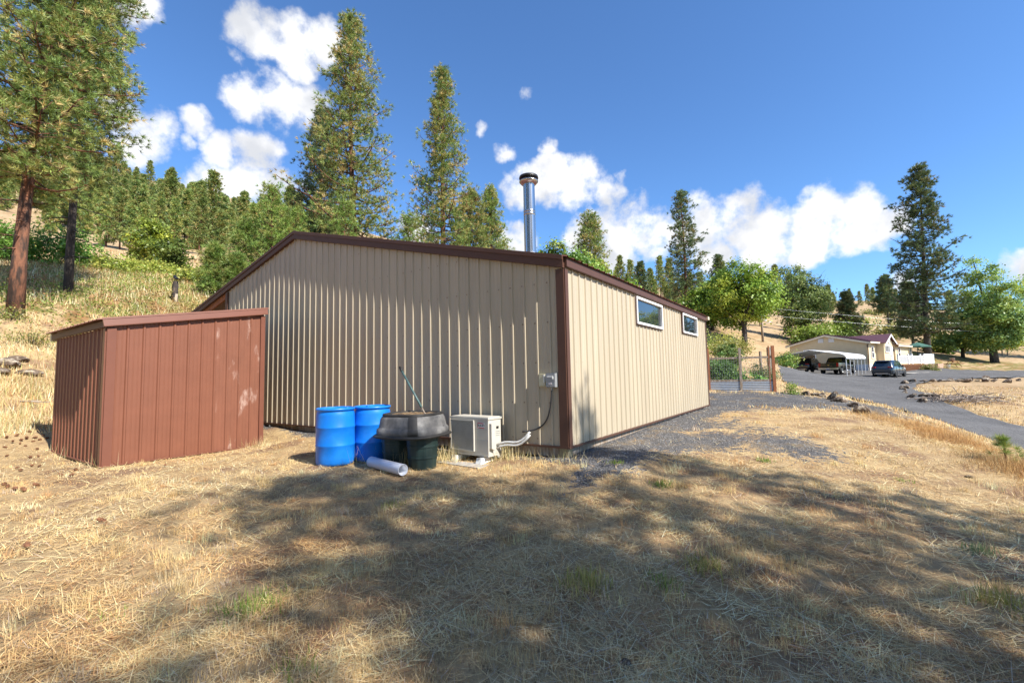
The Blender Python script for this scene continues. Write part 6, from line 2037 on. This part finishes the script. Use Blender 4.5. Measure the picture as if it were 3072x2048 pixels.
def blades(x, y, h, w, lean, c, sink=.012):
    n = len(x)
    if n == 0: return
    z = H(x, y)
    az = rg.uniform(0, 2 * np.pi, n); wa = rg.uniform(0, np.pi, n)
    base = np.c_[x, y, z - sink]
    dirv = np.c_[np.cos(az) * np.sin(lean), np.sin(az) * np.sin(lean), np.cos(lean)]
    side = np.c_[np.cos(wa), np.sin(wa), np.zeros(n)] * (w / 2)[:, None]
    V = np.stack([base - side, base + side, base + dirv * (h + sink)[:, None]], 1).reshape(-1, 3)
    gVs.append(V); gCs.append(np.repeat(c, 3, axis=0))


def free(x, y, gm=.45):
    d1, _, _ = rectdist(x, y, BC, -.02, 9.6, -.02, 14.9)
    d2, _, _ = rectdist(x, y, SP, -.03, 2.6, -.03, 3.42)
    k = (d1 > 0.03) & (d2 > 0.02) & ~in_poly(x, y, DPOLY)
    return k & (rg.random(len(x)) > np.clip((gravel(x, y) - .15) * 1.6, 0, gm + .5))


def polar(n, d0, d1, a0=-58, a1=58):
    d = d0 * (d1 / d0) ** rg.random(n)
    a = np.radians(rg.uniform(a0, a1, n))
    return d * np.sin(a), d * np.cos(a), d


def pick(pal, n, wts=None):
    return pal[rg.choice(len(pal), size=n, p=wts)] * rg.uniform(.78, 1.18, (n, 1))


def tint(x, y, c):
    t = np.clip(fbm(x, y, .9, 5.0) + .1, -.5, .6)[:, None]
    u = np.clip(fbm(x, y, 2.6, 9.0), -.5, .5)[:, None]
    return np.clip(c * (1 + .35 * t) * (1 + u * np.array([.05, -.12, -.3])), .02, .9)


# short stubble, lying straw, tufts
x, y, d = polar(300000, 1.45, 17)
pat = fbm(x, y, .55, 2.0)
k = free(x, y) & (rg.random(len(x)) < np.clip(.45 + pat * 1.5, .05, 1))
x, y, d = x[k], y[k], d[k]
blades(x, y, rg.uniform(.010, .042, len(x)) * (1 + .9 * np.clip(fbm(x, y, .8, 7.), 0, 1)), .0028 * d ** .58, np.abs(rg.normal(0, .7, len(x))), tint(x, y, pick(STRAW, len(x), SW_)))
x, y, d = polar(190000, 1.45, 15)
k = free(x, y) & (rg.random(len(x)) < np.clip(.6 + 1.2 * fbm(x, y, .7, 12.), .08, 1))
x, y, d = x[k], y[k], d[k]
blades(x, y, rg.uniform(.05, .22, len(x)), .0028 * d ** .55, rg.uniform(1.25, 1.52, len(x)), tint(x, y, pick(STRAW, len(x), (.25, .2, .12, .25, .11, .07))), sink=-.014)
x, y, d = polar(90000, 1.45, 12)
k = free(x, y) & (fbm(x, y, .8, 21.) > .10)
x, y, d = x[k], y[k], d[k]
blades(x, y, rg.uniform(.06, .16, len(x)), .0022 * d ** .55, rg.uniform(1.3, 1.54, len(x)), pick(np.array([(.50, .25, .11), (.42, .21, .10), (.56, .33, .16), (.30, .18, .10)]), len(x)), sink=-.016)
nc = 900
cxx, cyy, cd = polar(nc, 1.6, 14)
k = free(cxx, cyy, .6)
cxx, cyy, cd = cxx[k], cyy[k], cd[k]
hh = rg.uniform(.035, .115, len(cxx)); cc_ = pick(STRAW, len(cxx), SW_)
rep = 46
x = np.repeat(cxx, rep) + rg.normal(size=len(cxx) * rep) * .05; y = np.repeat(cyy, rep) + rg.normal(size=len(cxx) * rep) * .05
blades(x, y, np.repeat(hh, rep) * rg.uniform(.5, 1.2, len(x)), np.repeat(.0022 * cd ** .55, rep), np.abs(rg.normal(0, .38, len(x))), np.clip(np.repeat(cc_, rep, 0) * rg.uniform(.8, 1.2, (len(x), 1)), 0, .8))
# weeds along the walls and round the drums
for (u, v, n_, h_) in ((1060, 1383, 260, .34), (1130, 1375, 240, .42), (1240, 1392, 260, .32), (1330, 1385, 200, .36), (1520, 1375, 380, .30), (1560, 1340, 300, .30), (1600, 1372, 260, .22), (1700, 1385, 200, .2), (310, 1398, 60, .38), (400, 1385, 80, .42), (520, 1365, 120, .4), (600, 1355, 160, .42), (690, 1345, 100, .36), (780, 1338, 100, .24), (230, 1375, 40, .36), (200, 1360, 30, .3)):
    g_ = gnd(u, v)
    x = g_[0] + rg.normal(size=n_) * .16; y = g_[1] + rg.normal(size=n_) * .12
    k = free(x, y, .2)
    x, y = x[k], y[k]
    blades(x, y, h_ * rg.uniform(.35, 1.05, len(x)), np.full(len(x), .006), np.abs(rg.normal(0, .42, len(x))), pick(GOLD, len(x)))
# middle distance right
x, y, d = polar(60000, 15, 46, 5, 62)
k = free(x, y, .5)
x, y, d = x[k], y[k], d[k]
blades(x, y, rg.uniform(.03, .12, len(x)), .0035 * d ** .7, np.abs(rg.normal(0, .5, len(x))), tint(x, y, pick(STRAW, len(x), SW_)))
# brown weeds on the bank above the road
t = rg.random(46000)
bx0 = np.array([at(2560, 1222, 13.2)[:2], at(2700, 1270, 10.6)[:2], at(2850, 1340, 8.2)[:2], at(3072, 1450, 6.4)[:2], at(3350, 1560, 5.2)[:2]])
ti = t * 4; i0 = np.clip(ti.astype(int), 0, 3); fr = (ti - i0)[:, None]
pp = bx0[i0] * (1 - fr) + bx0[i0 + 1] * fr
nrm2 = np.array([.72, .69])
pp = pp + nrm2 * (rg.normal(size=(len(t), 1)) * .85 + .55)
k = free(pp[:, 0], pp[:, 1], .2)
x, y = pp[k, 0], pp[k, 1]
hb_ = np.clip(.5 + fbm(x, y, 1.1, 6.), .15, 1.1)
blades(x, y, rg.uniform(.05, .24, len(x)) * hb_, np.full(len(x), .006), np.abs(rg.normal(0, .75, len(x))), tint(x, y, pick(np.vstack([RUSS, STRAW[:3]]), len(x))))
# long golden grass on the left bank
x, y, d = polar(150000, 9.5, 23, -62, -14)
k = free(x, y, .3) & (H(x, y) > .25)
x, y, d = x[k], y[k], d[k]
pat = fbm(x, y, 1.6, 4.0)
kk = rg.random(len(x)) < np.clip(.6 + pat, .1, 1)
x, y, d, pat = x[kk], y[kk], d[kk], pat[kk]
blades(x, y, rg.uniform(.08, .30, len(x)) * (1 + .6 * np.clip(pat, -.3, .6)), .0034 * d ** .6, np.abs(rg.normal(.1, .5, len(x))), tint(x, y, pick(np.vstack([GOLD, GOLD, RUSS]), len(x))))
# far left slope and slope behind the barn
x, y, d = polar(60000, 24, 75, -62, -6)
k = free(x, y, .3)
x, y, d = x[k], y[k], d[k]
blades(x, y, rg.uniform(.12, .45, len(x)), .0026 * d ** .75, np.abs(rg.normal(.1, .45, len(x))), tint(x, y, pick(np.vstack([GOLD, RUSS]), len(x))))
GVs = np.vstack(gVs); GCs = np.vstack(gCs)
gm_ = np_mesh('dry_grass', GVs, np.arange(len(GVs)).reshape(-1, 3), M['straw'], GCs)
tag(link('dry_grass', gm_), 'dry straw coloured grass and weeds covering the yard and banks', 'grass', kind='stuff')

# green and russet ground cover on the slope
nc = 4600
x, y, d = polar(nc, 19, 50, -60, 0)
k = (rg.random(nc) < cover_mask(x, y) * 1.35) & free(x, y, .3)
x, y = x[k], y[k]
z = H(x, y)
pal = np.array([(.20, .25, .05), (.25, .29, .06), (.14, .19, .045), (.33, .18, .075), (.27, .15, .065), (.36, .29, .10)])
t = np.clip(fbm(x, y, 5, 11.) * 1.4 + .5, 0, .999)
ci = np.where(rg.random(len(x)) < .72, (t * 6).astype(int), rg.integers(0, 6, len(x)))
per = 34
cc_ = pal[ci]
pos = np.c_[x, y, z][:, None, :] + rg.normal(size=(len(x), per, 3)) * np.array([.30, .30, .10]) + np.array([0, 0, .12])
nn_ = unit(np.array([0, 0, .8]) + rg.normal(size=(len(x), per, 3)) * .6)
t1 = unit(np.cross(nn_, rg.normal(size=nn_.shape))); t2 = np.cross(nn_, t1)
s_ = rg.uniform(.04, .115, (len(x), per, 1))
V = np.stack([pos - t1 * s_ * .5, pos + t2 * s_ * .35, pos + t1 * s_ * .5, pos - t2 * s_ * .35], 2).reshape(-1, 3)
C = np.repeat((cc_[:, None, :] * rg.uniform(.7, 1.3, (len(x), per, 1))).reshape(-1, 3), 4, 0)
cm_ = np_mesh('ground_cover', V, np.arange(len(V)).reshape(-1, 4), M['leaf'], C)
tag(link('ground_cover', cm_), 'low green and russet ground cover on the left slope', 'ground cover', kind='stuff')

# loose gravel stones by the barn
x, y, d = polar(60000, 4.5, 19, -45, 50)
k = (rg.random(len(x)) < (gravel(x, y) - .25) * 1.3)
d1, _, _ = rectdist(x, y, BC, 0, 9.5, 0, 14.5)
k &= d1 > 0.0
x, y, d = x[k], y[k], d[k]
z = H(x, y)
s_ = rg.uniform(.006, .017, len(x)) * (d / 7) ** .5
o4 = np.array([(1, 0, -.3), (-.5, .87, -.3), (-.5, -.87, -.3), (0, 0, .8)])
a = rg.uniform(0, 6.28, len(x))
ca, sa = np.cos(a), np.sin(a)
V = np.stack([np.c_[x + s_ * (ca * q_[0] - sa * q_[1]), y + s_ * (sa * q_[0] + ca * q_[1]), z + s_ * q_[2] + .002] for q_ in o4], 1).reshape(-1, 3)
idx = np.arange(len(x))[:, None] * 4
Fg = np.vstack([idx + np.array([[0, 1, 3]]), idx + np.array([[1, 2, 3]]), idx + np.array([[2, 0, 3]])])
C = np.repeat(np.array([(.22, .215, .21)]) * rg.uniform(.35, 1.35, (len(x), 1)), 4, 0)
sm_ = np_mesh('loose_gravel', V, Fg, M['stone'], C)
tag(link('loose_gravel', sm_), 'loose grey crushed gravel round the barn', 'gravel', kind='stuff')

# green grass tufts
def tuft(u, v, h, n_, pal, label, spread=.07, seed=0):
    r = np.random.default_rng(900 + seed)
    g_ = gnd(u, v)
    az = r.uniform(0, 6.28, n_); ln_ = np.abs(r.normal(0, .5, n_)); L = h * r.uniform(.5, 1.1, n_)
    base = np.c_[r.normal(size=n_) * spread, r.normal(size=n_) * spread, np.full(n_, -.02)]
    dv_ = np.c_[np.cos(az) * np.sin(ln_), np.sin(az) * np.sin(ln_), np.cos(ln_)]
    wa = r.uniform(0, 3.14, n_)
    sd_ = np.c_[np.cos(wa), np.sin(wa), wa * 0] * .0022 * g_[1] ** .5
    mid = base + dv_ * (L * .55)[:, None]; tip = base + dv_ * L[:, None] - np.c_[0 * L, 0 * L, L * .12 * ln_]
    V = np.stack([base - sd_, base + sd_, mid + sd_ * .7, tip, mid - sd_ * .7], 1).reshape(-1, 3)
    Fq = np.arange(len(V)).reshape(-1, 5)
    pal = np.array(pal)
    C = np.repeat(pal[r.integers(0, len(pal), n_)] * r.uniform(.8, 1.2, (n_, 1)), 5, 0)
    o_ = empty('grass_tuft', g_, 0, label, 'grass tuft', 'green grass tufts')
    link('blades', np_mesh('blades', V, Fq, M['leaf'], C), o_)['kind'] = 'stuff'


GT = [(.16, .24, .04), (.20, .27, .06), (.28, .30, .08)]
OT = [(.26, .24, .07), (.34, .28, .10), (.22, .22, .06)]
for i, (u, v, h, n_, pal, lb) in enumerate((
        (770, 1825, .12, 260, GT, 'widest green grass tuft in the left foreground shade'), (300, 1865, .06, 70, GT, 'tiny green tuft at the left edge of the foreground shade'), (890, 2030, .10, 140, GT, 'green tuft cut by the bottom edge'),
        (1760, 1755, .14, 260, OT, 'large olive tuft in the middle of the foreground shade'), (1995, 1765, .09, 120, GT, 'green tuft right of the large olive tuft'), (1178, 1522, .10, 110, OT, 'small olive tuft in front of the drain pipe'),
        (1986, 1462, .10, 120, GT, 'green tuft on the gravel patch right of the barn corner'), (2288, 1385, .09, 100, GT, 'small green tuft alone in the sunny straw'), (2115, 1710, .13, 180, OT, 'upright olive tuft at right of the foreground shade'),
        (2990, 1810, .12, 200, OT, 'olive tuft near the right edge in the foreground'), (1850, 1390, .08, 80, GT, 'small green tuft by the gravel near the barn side'), (2700, 1442, .06, 90, GT, 'faint green tuft in the sunny straw at right'), (2930, 1660, .10, 160, [(.16, .22, .09), (.20, .25, .11)], 'grey green weed with yellow flowers at right'))):
    tuft(u, v, h, n_, pal, lb, .09 if h > .1 else .06, i)
